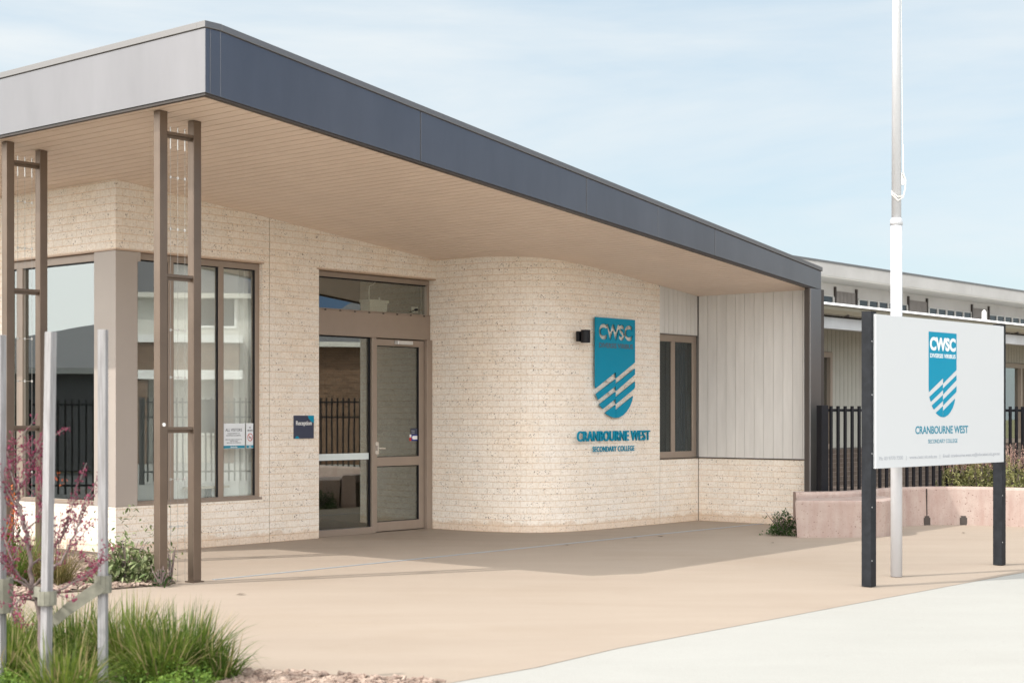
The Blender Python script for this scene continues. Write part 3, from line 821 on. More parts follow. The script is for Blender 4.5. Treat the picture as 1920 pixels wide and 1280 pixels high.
shield(t, .94, 1.408, -.024, .020, M_TEAL, [('CWSC', .075, .88, 1.10, 1.325, .055)])
text('motto_lettering', 'DIVERSIS VIRIBUS', M_INK, t, .08, .885, .985, 1.055, -.0445, .001, bold=.025)  # dark colour stands in for the shade inside narrow cut-out letters
for a, b in ((.1, 1.3), (.8, 1.3), (.15, .9), (.8, .75), (.35, .35), (.65, .35), (.3, .13), (.6, .1), (.3, .52), (.7, .55)):
    m_ = MB(); m_.tube([(a, -.027, b), (a, 0.0, b)], .012, 6); m_.build('standoff', M_ALU, t)
def letters(name, label, body, u0, u1, z0, z1, depth, off, bold, sp=1.0):
    t = on_b(name, label, 'lettering', u0, 1.873, z0)
    text('letter_row', body, M_TEAL, t, 0, u1 - u0, 0, z1 - z0, -off, depth, bold=bold, space=sp)
    return t
letters('wall_lettering', 'thick raised teal letters reading CRANBOURNE WEST under the shield', 'CRANBOURNE WEST', 6.225, 7.945, 1.240, 1.385, .024, .004, .012, 1.08)
letters('wall_lettering', 'smaller teal letters reading SECONDARY COLLEGE, lowest on the wall', 'SECONDARY COLLEGE', 6.585, 7.575, 1.092, 1.168, .008, .003, .010, 1.1)

# ================================================================== TRELLIS COLUMNS
def trellis(v, label):
    t = thing('trellis_column', label, 'column', B(-1.45, v), ANG, 'paired bronze columns with climbing wires')
    for du in (-.20, .20):
        top = SZ(-1.45 + du) - .002
        p = MB(); p.box(du - .046, du + .046, -.046, .046, .012, top)
        po = p.build('post', M_POST, t, bevel=.004)
        f = MB(); f.box(du - .065, du + .065, -.065, .065, 0.0005, .012); f.build('base_plate', M_POST, po)
    for z in (4.27, 2.92, 1.47):
        r = MB(); r.box(-.154, .154, -.035, .035, z - .0, z + .028); r.box(-.154, .154, -.006, .006, z - .03, z - .0005); r.build('rung', M_POST, t)
    w = MB()
    for x in (-.085, 0, .085): w.tube([(x, 0, .02), (x, 0, 4.36)], .0018, 6)
    wo_ = w.build('climbing_wire', mat('wire_rope', (.30, .29, .27), .5, metal=.5), t)
    c = MB()
    for x in (-.085, 0, .085):
        c.tube([(x, 0, 4.14), (x, 0, 4.25)], .006, 6); c.tube([(x, 0, 4.298), (x, 0, 4.35)], .006, 6)
        for z in (3.87, 3.38, 2.42, 1.97, 1.0, .55):
            c.tube([(x, 0, z - .012), (x, 0, z + .012)], [.010, .010], 8)
    for z in (3.87, 3.38, 2.42, 1.97, 1.0, .55): c.tube([(-.085, 0, z), (.085, 0, z)], .003, 5)
    c.build('wire_spreader', mat('dull_steel', (.50, .49, .47), .4, metal=.8), wo_)
    return t
t = trellis(3.02, 'bronze twin-post column with wires standing nearest the front roof corner')
m_ = MB(); m_.tube([(-.20, -.047, 1.52), (-.20, -.054, 1.52)], .018, 12); m_.build('button', M_WHITEP, t)
trellis(.42, 'bronze twin-post column with wires at the far left edge behind the stakes')

# ================================================================== FLAGPOLE
t = thing('flagpole', 'tall white flagpole rising behind the white sign board', 'flagpole', (3.83, 15.57, 0))
m_ = MB(); m_.tube([(0, 0, .005), (0, 0, 3.50)], .057, 28); m_.build('lower_pole', M_POLE, t, smooth=False)
m_ = MB(); m_.tube([(0, 0, 3.50), (0, 0, 3.545), (0, 0, 3.57)], [.061, .061, .048], 28); m_.build('collar', M_POLE, t)
m_ = MB(); m_.tube([(0, 0, 3.56), (0, 0, 8.6)], [.047, .030], 28); m_.build('upper_pole', M_POLE, t)
for o in t.children:
    for p in o.data.polygons: p.use_smooth = len(p.vertices) == 4
m_ = MB(); m_.tube([(0, 0, 8.6), (0, 0, 8.66)], [.05, .02], 16); m_.build('finial', M_POLE, t)
m_ = MB(); m_.tube([(.058, -.03, 4.30), (.062, -.03, 4.0), (.085, -.03, 3.95), (.080, -.03, 3.86), (.055, -.05, 3.77), (.0, -.075, 3.735), (-.05, -.03, 3.80), (-.045, 0.0, 3.84)], .007, 6)
m_.tube([(.055, -.03, 4.30), (.040, -.02, 6.0), (.032, -.01, 8.5)], .0035, 5)
m_.tube([(.05, -.03, 3.79), (.04, -.05, 3.78), (0, -.06, 3.775), (-.05, -.03, 3.82)], .007, 6); m_.build('halyard', mat('rope', (.62, .60, .56), .9), t)
m_ = MB(); m_.box(.045, .075, -.015, .015, 3.90, 4.02); m_.build('cleat', M_ALU, t)

# ================================================================== SIGN BOARD
LS = Vector((3.35, 14.67, 0)); dS = Vector((.66700, .74506, 0)); angS = math.atan2(dS.y, dS.x); LEN = 2.8186
t = thing('school_sign', 'white school name board with teal shield carried on two charcoal posts', 'sign', LS, angS)
for x in (0, LEN):
    p = MB(); p.box(x - .05, x + .05, -.05, .05, .005, 2.575); po = p.build('post', M_CHAR, t, bevel=.003)
    f = MB(); f.box(x - .05, x + .05, -.05, .05, 2.5755, 2.582); f.build('cap', M_BLACK, po)
    for z in (.25, .75, 1.25, 1.8, 2.3):
        b = MB(); b.tube([(x - .035, -.051, z), (x - .035, -.054, z)], .006, 8); b.build('rivet', M_ALU, po)
p = MB(); p.box(-.006, LEN - .060, -.078, -.051, 1.11, 2.555); pan = p.build('panel', M_PANEL, t, bevel=.002)
X0 = 1.044; ysf = -.079
shield(t, .60, .845, ysf, .002, M_TEAL, [])
for nm, body, a, b, c, d, bo in (('crest_lettering', 'CWSC', .02, .578, .66, .795, .045), ('crest_lettering', 'DIVERSIS VIRIBUS', .025, .575, .59, .632, .02)):
    text(nm, body, M_WHITEP, t, X0 + a, X0 + b, 1.588 + c, 1.588 + d, ysf - .0022, .0008, bold=bo)
for o in t.children:
    if o.name.startswith('shield_plate'): o.location = (X0, 0, 1.588)
text('board_lettering', 'CRANBOURNE WEST', M_TEALD, t, .768, 1.908, 1.425, 1.503, ysf, .0008, bold=.02)
text('board_lettering', 'SECONDARY COLLEGE', M_TEALD, t, 1.033, 1.668, 1.332, 1.371, ysf, .0008, bold=.0)
text('contact_lettering', 'Ph: 03 9770 7200   |   www.cwsc.vic.edu.au   |   Email: cranbourne.west.sc@education.vic.gov.au', M_GREYT, t, .052, 2.651, 1.176, 1.222, ysf, .0008, bold=0)

# ================================================================== PINK PLANTER
t = thing('planter_seat', 'pink concrete garden wall with a curved built-in bench beside the building', 'planter', (4.4, 21.0, 0))
O = Vector((4.4, 21.0, 0))
front = [(3.85, 21.2), (3.72, 20.52), (4.1, 20.49), (4.5, 20.52), (4.78, 20.58), (4.96, 20.70), (5.08, 20.88), (5.15, 21.1), (5.18, 21.4), (5.16, 21.65)]
bs = MB(); fp = smooth_path(front[1:], 4)
poly = [(3.87, 21.27)] + fp + [(5.0, 21.75), (4.4, 21.32)]
def loft(mb, pts, prof):
    """prof: list of (offset inward, z)"""
    n = len(pts); c = Vector((sum(p[0] for p in pts) / n, sum(p[1] for p in pts) / n))
    vs = []
    for off, z in prof:
        for p in pts:
            d = Vector(p) - c; q = Vector(p) - d.normalized() * off
            vs.append((q.x - O.x, q.y - O.y, z))
    fs = [tuple(range((len(prof) - 1) * n, len(prof) * n))]
    for k in range(len(prof) - 1):
        for i in range(n): fs.append((k * n + i, k * n + (i + 1) % n, (k + 1) * n + (i + 1) % n, (k + 1) * n + i))
    mb.add(vs, fs)
loft(bs, poly, [(.03, -.01), (.0, .44), (.002, .468), (.012, .480), (.04, .486)])
seat = bs.build('bench', M_PINK, t)
wp = smooth_path([(3.875, 21.29), (4.2, 21.31), (4.7, 21.50), (5.2, 22.05), (5.65, 22.55), (6.0, 22.80), (6.5, 22.86), (7.0, 22.66), (7.6, 22.25), (8.4, 21.6), (9.5, 21.0), (11, 20.6)], 6)
def wallstrip(mb, path, prof, O):
    n = len(path); vs = []
    for i, p in enumerate(path):
        a, b = Vector(path[max(i - 1, 0)]), Vector(path[min(i + 1, n - 1)])
        d = (b - a).normalized(); nr = Vector((-d.y, d.x))
        for off, z in prof:
            q = Vector(p) + nr * off; vs.append((q.x - O.x, q.y - O.y, z))
    m = len(prof); fs = []
    for i in range(n - 1):
        for k in range(m - 1): fs.append((i * m + k, (i + 1) * m + k, (i + 1) * m + k + 1, i * m + k + 1))
    fs.append(tuple(range(m - 1, -1, -1))); fs.append(tuple((n - 1) * m + k for k in range(m)))
    mb.add(vs, fs)
ws = MB(); wallstrip(ws, wp, [(.0, -.01), (.02, .52), (.03, .545), (.045, .555), (.23, .555), (.25, .54), (.26, -.01)], O)
ws.build('garden_wall', M_PINK, t)
for (jx, jy, rot) in ((6.06, 22.815, .28), (6.60, 22.84, -.16)):
    s = MB(); M = Matrix.Translation((jx - O.x, jy - O.y, 0)) @ Matrix.Rotation(rot, 4, 'Z')
    s.box(-.05, .05, -.006, .02, .0, .11, M); s.box(-.034, .034, -.006, .02, .11, .135, M); (s.box(-.005, .005, .0, .03, .135, .53, M) if jx < 6.3 else None)
    s.build('scupper', M_DKTRIM, t)
bedp = MB(); bedp.prism([(p[0], p[1] + .24) for p in wp[4:]] + [(12, 26), (5.0, 26)], -.01, .42)
tag(bedp.build('garden_bed', M_SOIL), kind='structure')
bedp = MB(); bedp.prism([(3.4, 21.45), (4.3, 21.45), (4.6, 21.9), (4.2, 22.3)], -.01, .03)

# ================================================================== FENCES
def fence(name, label, a, b, h, rails, spacing=.12, postw=.12, n_max=100):
    a, b = Vector(a), Vector(b); L = (b - a).length; an = math.atan2(b.y - a.y, b.x - a.x)
    t = thing(name, label, 'fence', a, an)
    k = int(L / spacing); p = MB()
    n_posts = max(1, int(L / 2.4))
    for i in range(n_posts + 1):
        x = i * L / n_posts; q = MB(); q.box(x - postw / 2, x + postw / 2, -postw / 2, postw / 2, 0, h + .01); q.build('fence_post', M_BLACK, t, bevel=.003)
    for z in rails:
        q = MB(); q.box(postw / 2, L - postw / 2, -.018, .018, z - .02, z + .02); q.build('fence_rail', M_BLACK, t)
    for i in range(1, min(k, n_max)):
        x = i * L / k
        p = MB(); p.box(x - .019, x + .019, -.050, -.0185, .08, h)
        p.build('picket', M_BLACK, t)
    return t
fence('picket_fence', 'black steel picket fence behind the sign and the pink garden wall', (4.42, 22.25, 0), (8.7, 24.4, 0), 1.735, (.25, 1.675), spacing=.123)
fence('picket_fence', 'black picket fence seen mirrored in the entry door glass', (13.5, 17.2, 0), (13.5, 27.5, 0), 2.0, (.3, 1.55, 1.9), spacing=.13)

fence('picket_fence', 'black picket fence seen mirrored in the left side window', (-17, 14.5, 0), (-17, 27, 0), 1.9, (.25, 1.8), spacing=.13)
st = MB(); st.prism([(-31, 2), (-17.3, 2), (-17.3, 60), (-31, 60)], -.029, -.02)
tag(st.build('street', mat('asphalt', (.05, .05, .052), .9, var=.2, vscale=30)), kind='structure')

# ================================================================== REAR BUILDING
b2 = thing('classroom_building', 'long pale classroom wing with high windows behind the sign board', 'building', B(12, .57), ANG)
def bb(u0, u1, v0, v1, z0, z1, mb): mb.box(u0 - 12, u1 - 12, .57 - v1, .57 - v0, z0, z1); return mb
m_ = bb(11, 45, .35, .57, -.05, .955, MB()); m_.build('base_wall', M_DARKBR, b2, boxuv=True)
sd_ = MB(); u = 11
ops = [(15.05, 15.77), (23.5, 25.1)]
while u < 45:
    u2 = u + .16
    skip = any(a < (u + u2) / 2 < b for a, b in ops)
    bb(u, u2 - .012, .545, .565, 2.80 if skip else .975, 3.35, sd_); u = u2
sd_.build('siding', mat('pale_olive_siding', (.40, .40, .36), .6, var=.05), b2)
m_ = MB(); bb(11, 15.05, .42, .54, .955, 3.4, m_); bb(15.05, 15.77, .42, .54, 2.8, 3.4, m_); bb(15.77, 23.5, .42, .54, .955, 3.4, m_); bb(23.5, 25.1, .42, .54, 2.8, 3.4, m_); bb(25.1, 45, .42, .54, .955, 3.4, m_)
m_.build('siding_backing', M_BACK, b2)
for a, b in ops:
    m_ = MB(); bb(a, a + .09, .5, .60, .96, 2.79, m_); bb(b - .09, b, .5, .60, .96, 2.79, m_); bb(a + .09, b - .09, .5, .60, 2.69, 2.79, m_); bb(a + .09, b - .09, .5, .6, .96, 1.06, m_)
    if b - a > 1: bb(24.75, 24.85, .5, .6, 1.06, 2.69, m_)
    f = m_.build('window_frame', M_FRAME, b2)
    m_ = MB(); bb(a + .09, b - .09, .52, .526, 1.06, 2.69, m_); m_.build('window_pane', M_GLASSL, f)
m_ = MB(); bb(11, 45, -6, -5.9, 0, 4.0, m_); bb(11, 45, -5.9, .40, 0, .02, m_); m_.build('inner_room', mat('dim_room', (.12, .12, .12), .9), b2)
# verandah
m_ = MB(); bb(11, 45, .56, 2.10, 3.25, 3.28, m_); m_.build('verandah_ceiling', mat('verandah_lining', (.22, .21, .18), .8), b2)
m_ = MB(); bb(11, 45, 2.05, 2.20, 3.06, 3.25, m_); vb = m_.build('verandah_beam', mat('weathered_pale_steel', (.50, .52, .54), .5, col2=(.40, .41, .42), vscale=2), b2)
gt = MB(); prof = [(2.21, 3.30), (2.27, 3.27), (2.33, 3.29), (2.36, 3.36), (2.36, 3.42), (2.34, 3.42), (2.21, 3.41)]
vs = [(uu - 12, .57 - v, z) for uu in (11, 45) for v, z in prof]; n = len(prof)
gt.add(vs, [(i, i + 1, n + i + 1, n + i) for i in range(n - 1)]); gut = gt.build('gutter', mat('gutter_paint', (.22, .20, .15), .5, metal=.2), b2)
m_ = MB(); u = 11.3
while u < 44: bb(u, u + .03, 2.21, 2.365, 3.262, 3.30, m_); u += .9
m_.build('gutter_bracket', M_DKTRIM, gut)
m_ = MB(); m_.hexa([(-1, .57 - 2.25, 3.425), (33, .57 - 2.25, 3.425), (33, .57 + 1.6, 3.72), (-1, .57 + 1.6, 3.72), (-1, .57 - 2.25, 3.435), (33, .57 - 2.25, 3.435), (33, .57 + 1.6, 3.73), (-1, .57 + 1.6, 3.73)])
lr = m_.build('verandah_roof', mat('pale_roof_sheet', (.62, .62, .60), .45), b2)
m_ = MB(); u = 11.02; k = 0
while u < 44:
    a_, b_ = u - 12, u + .18 - 12
    m_.hexa([(a_, .57 - 2.40, 3.430), (b_, .57 - 2.40, 3.430), (b_, .57 - 2.18, 3.437), (a_, .57 - 2.18, 3.437), (a_, .57 - 2.40, 3.436), (b_, .57 - 2.40, 3.436), (b_, .57 - 2.18, 3.50), (a_, .57 - 2.18, 3.50)]); u += .2
m_.build('roof_rib', M_WHITEP, lr, bevel=.006)
# clerestory
m_ = MB(); bb(11, 48, -1.75, -1.6, 3.4, 4.46, m_); cl_ = m_.build('clerestory_wall', mat('fibre_cement', (.52, .50, .48), .7, col2=(.44, .42, .40), vscale=1.3), b2)
lou = [(15.1, 15.98), (19.93, 20.79), (23.47, 24.35), (27.03, 27.95), (30.6, 31.5), (34.2, 35.1)]
for a, b in lou:
    m_ = MB(); u = a
    while u < b: bb(u, u + .035, -1.60, -1.57, 3.42, 4.31, m_); u += .062
    lv = m_.build('louvre_panel', mat('louvre_grey', (.25, .225, .21), .5), b2)
    for q_ in (a - .09, b + .02): bb(q_, q_ + .05, -1.6, -1.555, 3.42, 4.40, MB()).build('dark_trim', M_DKTRIM, lv)
for a, b in ((12, 14.9), (16.1, 19.8), (20.94, 23.35), (24.5, 26.95), (28.02, 30.5), (31.6, 34.1)):
    m_ = MB()
    bb(a, b, -1.6, -1.57, 4.175, 4.20, m_)
    n = max(1, round((b - a) / .52)); s = (b - a) / n
    for i in range(n + 1): bb(a + i * s - .035, a + i * s + .035, -1.6, -1.57, 3.42, 4.174, m_)
    f = m_.build('window_frame', mat('pale_frame', (.50, .49, .47), .5), b2)
    for i in range(n): bb(a + i * s + .036, a + (i + 1) * s - .036, -1.6, -1.592, 3.42, 4.174, MB()).build('window_pane', mat('dark_glass', (.03, .04, .05), .08, spec=.25), f)
m_ = MB(); bb(10, 48, -1.60, -.82, 4.46, 4.50, m_); m_.build('eave_soffit', mat('eave_paint', (.52, .50, .47), .7), b2)
fm = mat('pale_fascia', (.43, .415, .40), .5, col2=(.37, .355, .34), vscale=1.2)
m_ = MB(); u = 10
while u < 48: bb(u, u + 3.795, -.82, -.80, 4.485, 4.745, m_); u += 3.8
ff = m_.build('fascia', fm, b2)
m_ = MB(); bb(10, 48, -.84, -.78, 4.746, 4.79, m_); m_.build('roof_capping', M_FLASH, ff)
m_ = MB(); m_.hexa([(-2, 1.40, 4.70), (36, 1.40, 4.70), (36, 9, 4.9), (-2, 9, 4.9), (-2, 1.40, 4.745), (36, 1.40, 4.745), (36, 9, 5.0), (-2, 9, 5.0)]); m_.build('roof', MATS['roof_sheet'], b2)
m_ = MB(); bb(10.2, 10.4, -8, -1.6, 0, 4.6, m_); bb(47.8, 48, -8, .57, 0, 4.6, m_); m_.build('end_wall', MATS['fibre_cement'], b2)
m_ = MB(); m_.tube([(26.43 - 12 - 1.9, .57 + 0.2, 3.5), (26.43 - 12 - 1.9, .57 + 0.2, 4.02)], .055, 14); m_.tube([(12.53, .77, 4.02), (12.53, .77, 4.07)], [.055, .02], 14); m_.build('vent_pipe', M_WHITEP, b2)

# ================================================================== HOUSES ACROSS THE STREET (mirrored in the glass)
M_TILE = mat('grey_roof_tile', (.13, .13, .14), .7, var=.3, vscale=9, stretch=(1, 1, 6), bump=.8, bscale=6)
def hip_roof(mb, x0, x1, y0, y1, z, h, e=.5):
    x0 -= e; x1 += e; y0 -= e; y1 += e; w = min(x1 - x0, y1 - y0) / 2
    if (x1 - x0) < (y1 - y0): r = [((x0 + x1) / 2, y0 + w), ((x0 + x1) / 2, y1 - w)]
    else: r = [(x0 + w, (y0 + y1) / 2), (x1 - w, (y0 + y1) / 2)]
    vs = [(x0, y0, z), (x1, y0, z), (x1, y1, z), (x0, y1, z), (*r[0], z + h), (*r[1], z + h)]
    if (x1 - x0) < (y1 - y0): fs = [(0, 1, 4), (1, 2, 5, 4), (2, 3, 5), (3, 0, 4, 5)]
    else: fs = [(0, 1, 5, 4), (1, 2, 5), (2, 3, 4, 5), (3, 0, 4)]
    mb.add(vs, fs + [(3, 2, 1, 0)])
def house(name, label, x0, x1, y0, y1, hw, roofh, side, wallm, two=True):
    t = thing(name, label, 'house', ((x0 + x1) / 2, (y0 + y1) / 2, 0)); cx, cy = (x0 + x1) / 2, (y0 + y1) / 2
    X0, X1, Y0, Y1 = x0 - cx, x1 - cx, y0 - cy, y1 - cy
    m_ = MB(); m_.box(X0, X1, Y0, Y1, 0, hw); m_.build('wall', wallm, t, boxuv=True)
    m_ = MB(); hip_roof(m_, X0, X1, Y0, Y1, hw + .02, roofh); m_.build('roof', M_TILE, t)
    m_ = MB(); e = .5; m_.box(X0 - e - .05, X1 + e + .05, Y0 - e - .05, Y1 + e + .05, hw - .14, hw + .015); m_.build('gutter', mat('cream_gutter', (.62, .60, .55), .6), t)
    fx = X0 if side < 0 else X1; s = -1 if side < 0 else 1
    if two:
        m_ = MB(); a, b = sorted((fx, fx + s * 1.4)); m_.box(a, b, Y0 + 1, Y1 - 1, 2.75, 3.05); m_.box(a, b, Y0 + 1, Y1 - 1, 3.95, 4.2); m_.build('balcony_band', M_WHITEP, t)
        m_ = MB(); a, b = sorted((fx + s * .02, fx + s * 1.3)); m_.box(a, b, Y0 + 1.1, Y1 - 1.1, 3.05, 3.95); m_.build('balcony_wall', M_HBRICK, t, boxuv=True)
        m_ = MB()
        for k in range(4):
            yy = Y0 + 1.3 + k * (Y1 - Y0 - 3.2) / 3; a, b = sorted((fx + s * .85, fx + s * 1.3)); m_.box(a, b, yy, yy + .6, 0, 2.75)
        m_.build('porch_column', M_HBRICK, t, boxuv=True)
    n = 3 if two else 0
    for k in range(n):
        yy = Y0 + (k + .5) * (Y1 - Y0) / n - .6
        for z0, z1 in (((.9, 2.2), (4.5, 5.6)) if two else ((.9, 2.1),)):
            m_ = MB(); a, b = sorted((fx, fx + s * .05)); m_.box(a, b, yy, yy + 1.3, z0, z1); f = m_.build('window', M_WHITEP, t)
            m_ = MB(); a, b = sorted((fx + s * .051, fx + s * .06)); m_.box(a, b, yy + .08, yy + 1.22, z0 + .08, z1 - .08); m_.build('pane', MATS['dark_glass'], f)
    return t
M_REND = mat('pale_render', (.60, .59, .55), .8, var=.05)
house('brick_house', 'two-storey pale rendered house with grey tiled roof mirrored in the reception window', 30, 41, 9.0, 20.4, 5.6, 2.6, -1, M_REND)
house('brick_house', 'single-storey brown brick house with low grey roof mirrored above the entry door', 27, 38, 21.4, 33, 3.9, 3.9, -1, M_HBRICK, two=False)
house('rendered_house', 'grey roofed house in shade mirrored in the dark left side window', -44, -32, 14, 27, 2.9, 1.7, 1, mat('dark_render', (.16, .15, .15), .8), two=False)

# ================================================================== PLANTS
def leaf_mat(name, c1, c2, tr=.35):
    m = bpy.data.materials.new(name); m.use_nodes = True
    t = m.node_tree; b = t.nodes['Principled BSDF']; b.inputs['Roughness'].default_value = .5
    b.inputs['Specular IOR Level'].default_value = .3
    oi = N(t, 'ShaderNodeTexCoord')
    f = ramp(t, noise_n(t, oi.outputs['Object'], 14, 2), .35, .65)
    col = mixc(t, f, c1, c2)
    t.links.new(col, b.inputs['Base Color'])
    tl = N(t, 'ShaderNodeBsdfTranslucent'); t.links.new(col, tl.inputs[0])
    ms = N(t, 'ShaderNodeMixShader'); ms.inputs[0].default_value = tr
    o = t.nodes['Material Output']; t.links.new(b.outputs[0], ms.inputs[1]); t.links.new(tl.outputs[0], ms.inputs[2]); t.links.new(ms.outputs[0], o.inputs[0])
    return m
L_GRASS = leaf_mat('grass_blade', (.075, .13, .02), (.20, .25, .045))
L_GRASSD = leaf_mat('deep_grass_blade', (.045, .095, .015), (.13, .19, .03))
L_STRAW = leaf_mat('dry_blade', (.34, .27, .13), (.46, .38, .20))
L_GREEN = leaf_mat('ground_cover_leaf', (.07, .15, .02), (.20, .30, .05))
L_SHRUB = leaf_mat('glossy_leaf', (.06, .10, .025), (.30, .33, .17), .15)
L_DARK = leaf_mat('dark_leaf', (.025, .06, .015), (.05, .10, .025))
L_ORANGE = leaf_mat('orange_flower', (.55, .10, .03), (.50, .18, .05))
L_SALVIA = leaf_mat('olive_leaf', (.21, .23, .08), (.38, .36, .17))
L_PINKST = leaf_mat('pinkish_seed_stem', (.38, .22, .20), (.50, .36, .28))
L_PURPLE = leaf_mat('purple_flower', (.16, .06, .28), (.25, .12, .38))
L_BUD = leaf_mat('magenta_bud', (.16, .02, .055), (.30, .055, .11), .2)
M_BARK = mat('grey_bark', (.24, .19, .18), .85, col2=(.12, .085, .08), vscale=12, bump=.5, bscale=60)

def blade(mb, base, az, lean, length, width, seg=4, droop=1.0):
    d = Vector((math.cos(az), math.sin(az), 0)); side = Vector((-d.y, d.x, 0))
    a = random.uniform(0, 3.14); side = side * math.cos(a) + d * math.sin(a) * .6
    vs = []; p = Vector(base); ang = lean
    for i in range(seg + 1):
        t = i / seg; w = width * (1 - t) ** .7 * .5 if i else width * .4
        if i < seg: vs += [p - side * w, p + side * w]
        else: vs += [p]
        p = p + (d * math.sin(ang) + Vector((0, 0, 1)) * math.cos(ang)) * (length / seg)
        ang += droop * lean * .55 * random.uniform(.7, 1.3)
    fs = [(2 * i, 2 * i + 1, 2 * i + 3, 2 * i + 2) for i in range(seg - 1)] + [(2 * seg - 2, 2 * seg - 1, 2 * seg)]
    mb.add(vs, fs)
def tussock(x, y, r, h, n, label, m=L_GRASS, dry=.16, width=.0155, group=None, z=.012, spread=.95, name='grass_tussock'):
    t = thing(name, label, 'grass plant', (x, y, z), random.uniform(0, 6), group)
    a, b = MB(), MB()
    for i in range(n):
        rr = r * .35 * math.sqrt(random.random()); az0 = random.uniform(0, 6.28)
        base = (rr * math.cos(az0), rr * math.sin(az0), 0)
        lean = random.uniform(.03, spread) ** 1.1
        blade(b if random.random() < dry else a, base, az0 + random.uniform(-.6, .6), lean * .75, h * random.uniform(.55, 1.1), width * random.uniform(.6, 1.25), droop=random.uniform(.4, 1.7))
    a.build('blades', m, t); b.build('dry_blades', L_STRAW, t)
    return t
G1 = 'strappy grass tussocks in the front bed'
tus = [(-2.02, 9.55, .50, .47, 800, L_GRASSD, 'large grass tussock at the front right corner of the bed, blades over the paving'),
       (-2.40, 9.75, .45, .50, 620, L_GRASS, 'grass tussock just right of the right-hand stake'),
       (-2.75, 9.8, .50, .50, 620, L_GRASSD, 'dark grass tussock between the two tall stakes'),
       (-3.05, 9.6, .45, .44, 560, L_GRASS, 'bright grass tussock hugging the left-hand stake'),
       (-3.35, 10.0, .5, .48, 520, L_GRASSD, 'grass tussock at the foot of the young pink-budded tree'),
       (-3.02, 9.25, .45, .42, 480, L_GRASS, 'bright low grass tussock at the bottom left, in front of the tree'),
       (-3.45, 9.35, .45, .5, 420, L_GRASS, 'grass tussock in the bottom left corner of the picture'),
       (-2.50, 8.72, .40, .42, 380, L_GRASS, 'bright grass tussock at the very foot of the left-hand stake'),
       (-2.1, 9.25, .40, .45, 380, L_GRASS, 'yellow-green grass tussock at the foot of the right-hand stake'),
       (-1.80, 9.45, .35, .30, 320, L_GRASSD, 'small sparse grass tussock, farthest right, beside the bark mulch')]
for x, y, r, h, n, m, lab in tus: tussock(x, y, r, h, n, lab, m, group=G1)
# low ground cover in the front
gc = MB()
for i in range(11000):
    x = random.uniform(-3.5, -1.72); y = random.uniform(8.6, 9.45)
    if x > -1.95 and y > 9.35: continue
    hgt = .07 + .16 * max(0, noise.noise(Vector((x * 3, y * 3, 0))) + .4)
    z = random.uniform(.01, hgt); s = random.uniform(.007, .016)
    M = Matrix.Translation((x, y, z)) @ Matrix.Rotation(random.uniform(0, 6.3), 4, 'Z') @ Matrix.Rotation(random.uniform(-.8, .8), 4, 'X')
    gc.add([(0, -s, 0), (s * .7, 0, s * .3), (0, s, 0), (-s * .7, 0, s * .3)], [(0, 1, 2, 3)], M=M)
tag(gc.build('ground_cover', L_GREEN), kind='stuff')

# back bed
G2 = 'strappy plants in the bed by the wall'
tussock(-4.35, 14.75, .5, .46, 420, 'dark strappy plant between the right stake and the leafy shrub', leaf_mat('bronze_blade', (.10, .10, .03), (.20, .15, .06)), width=.012, group=G2)
tussock(-4.75, 14.7, .5, .50, 420, 'strappy plant behind the right side of the budded tree', MATS.get('x', L_GRASSD), width=.012, group=G2)
tussock(-5.15, 15.0, .5, .50, 380, 'strappy plant directly behind the tall left stake', L_GRASSD, width=.012, group=G2)
tussock(-5.0, 15.8, .5, .5, 300, 'farthest strappy plant, against the low brick wall', L_GRASS, width=.012, group=G2)

def leafy(name, label, cat, x, y, z, rx, ry, rz, n, size, m, stems=True, group=None, stemm=M_BARK, holes=.35):
    t = thing(name, label, cat, (x, y, z), 0, group); a = MB(); k = 0
    while k < n:
        p = Vector((random.uniform(-1, 1), random.uniform(-1, 1), random.uniform(0, 1)))
        l = math.sqrt(p.x ** 2 + p.y ** 2 + (p.z * .95) ** 2)
        lim = .72 + .5 * noise.noise(p * 2.2 + Vector((x, y, 0)))
        if l > lim or noise.noise(p * 4.5 + Vector((y, x, 3))) < -holes: continue
        k += 1; s = size * random.uniform(.6, 1.3)
        M = Matrix.Translation((p.x * rx, p.y * ry, p.z * rz + .01)) @ Matrix.Rotation(random.uniform(0, 6.3), 4, 'Z') @ Matrix.Rotation(random.uniform(-1.1, 1.1), 4, 'X') @ Matrix.Rotation(random.uniform(-.7, .7), 4, 'Y')
        a.add([(0, -s, 0), (s * .38, -s * .2, s * .1), (s * .3, s * .5, s * .1), (0, s, 0), (-s * .3, s * .5, s * .1), (-s * .38, -s * .2, s * .1)], [(0, 1, 2, 3), (0, 3, 4, 5)], M=M)
    a.build('foliage', m, t)
    if stems:
        b = MB()
        for i in range(14):
            an = random.uniform(0, 6.28); r = random.uniform(.2, .8)
            b.tube([(0, 0, 0), (rx * r * .5 * math.cos(an), ry * r * .5 * math.sin(an), rz * .4), (rx * r * math.cos(an), ry * r * math.sin(an), rz * random.uniform(.55, .85))], [.008, .005, .003], 5)
        b.build('stem', stemm, t)
    return t
leafy('leafy_shrub', 'low shrub with pale shiny leaves left of the nearest bronze post', 'shrub', -3.70, 14.95, .01, .46, .40, .52, 900, .040, L_SHRUB)
leafy('leafy_shrub', 'sparse leggy sprigs rising behind the pale-leaved shrub', 'shrub', -3.80, 15.8, .01, .6, .3, .85, 200, .030, L_SHRUB, stems=False)
leafy('weed_clump', 'dark green weed clump in the corner between brick wall and pink bench', 'weed', 3.64, 20.95, 0.0, .36, .30, .36, 1300, .020, L_DARK)
t = leafy('flowering_plant', 'orange flowering plant at the left edge behind the budded tree', 'flowering plant', -4.95, 14.95, .01, .40, .3, .80, 700, .03, L_GRASSD, holes=.2)
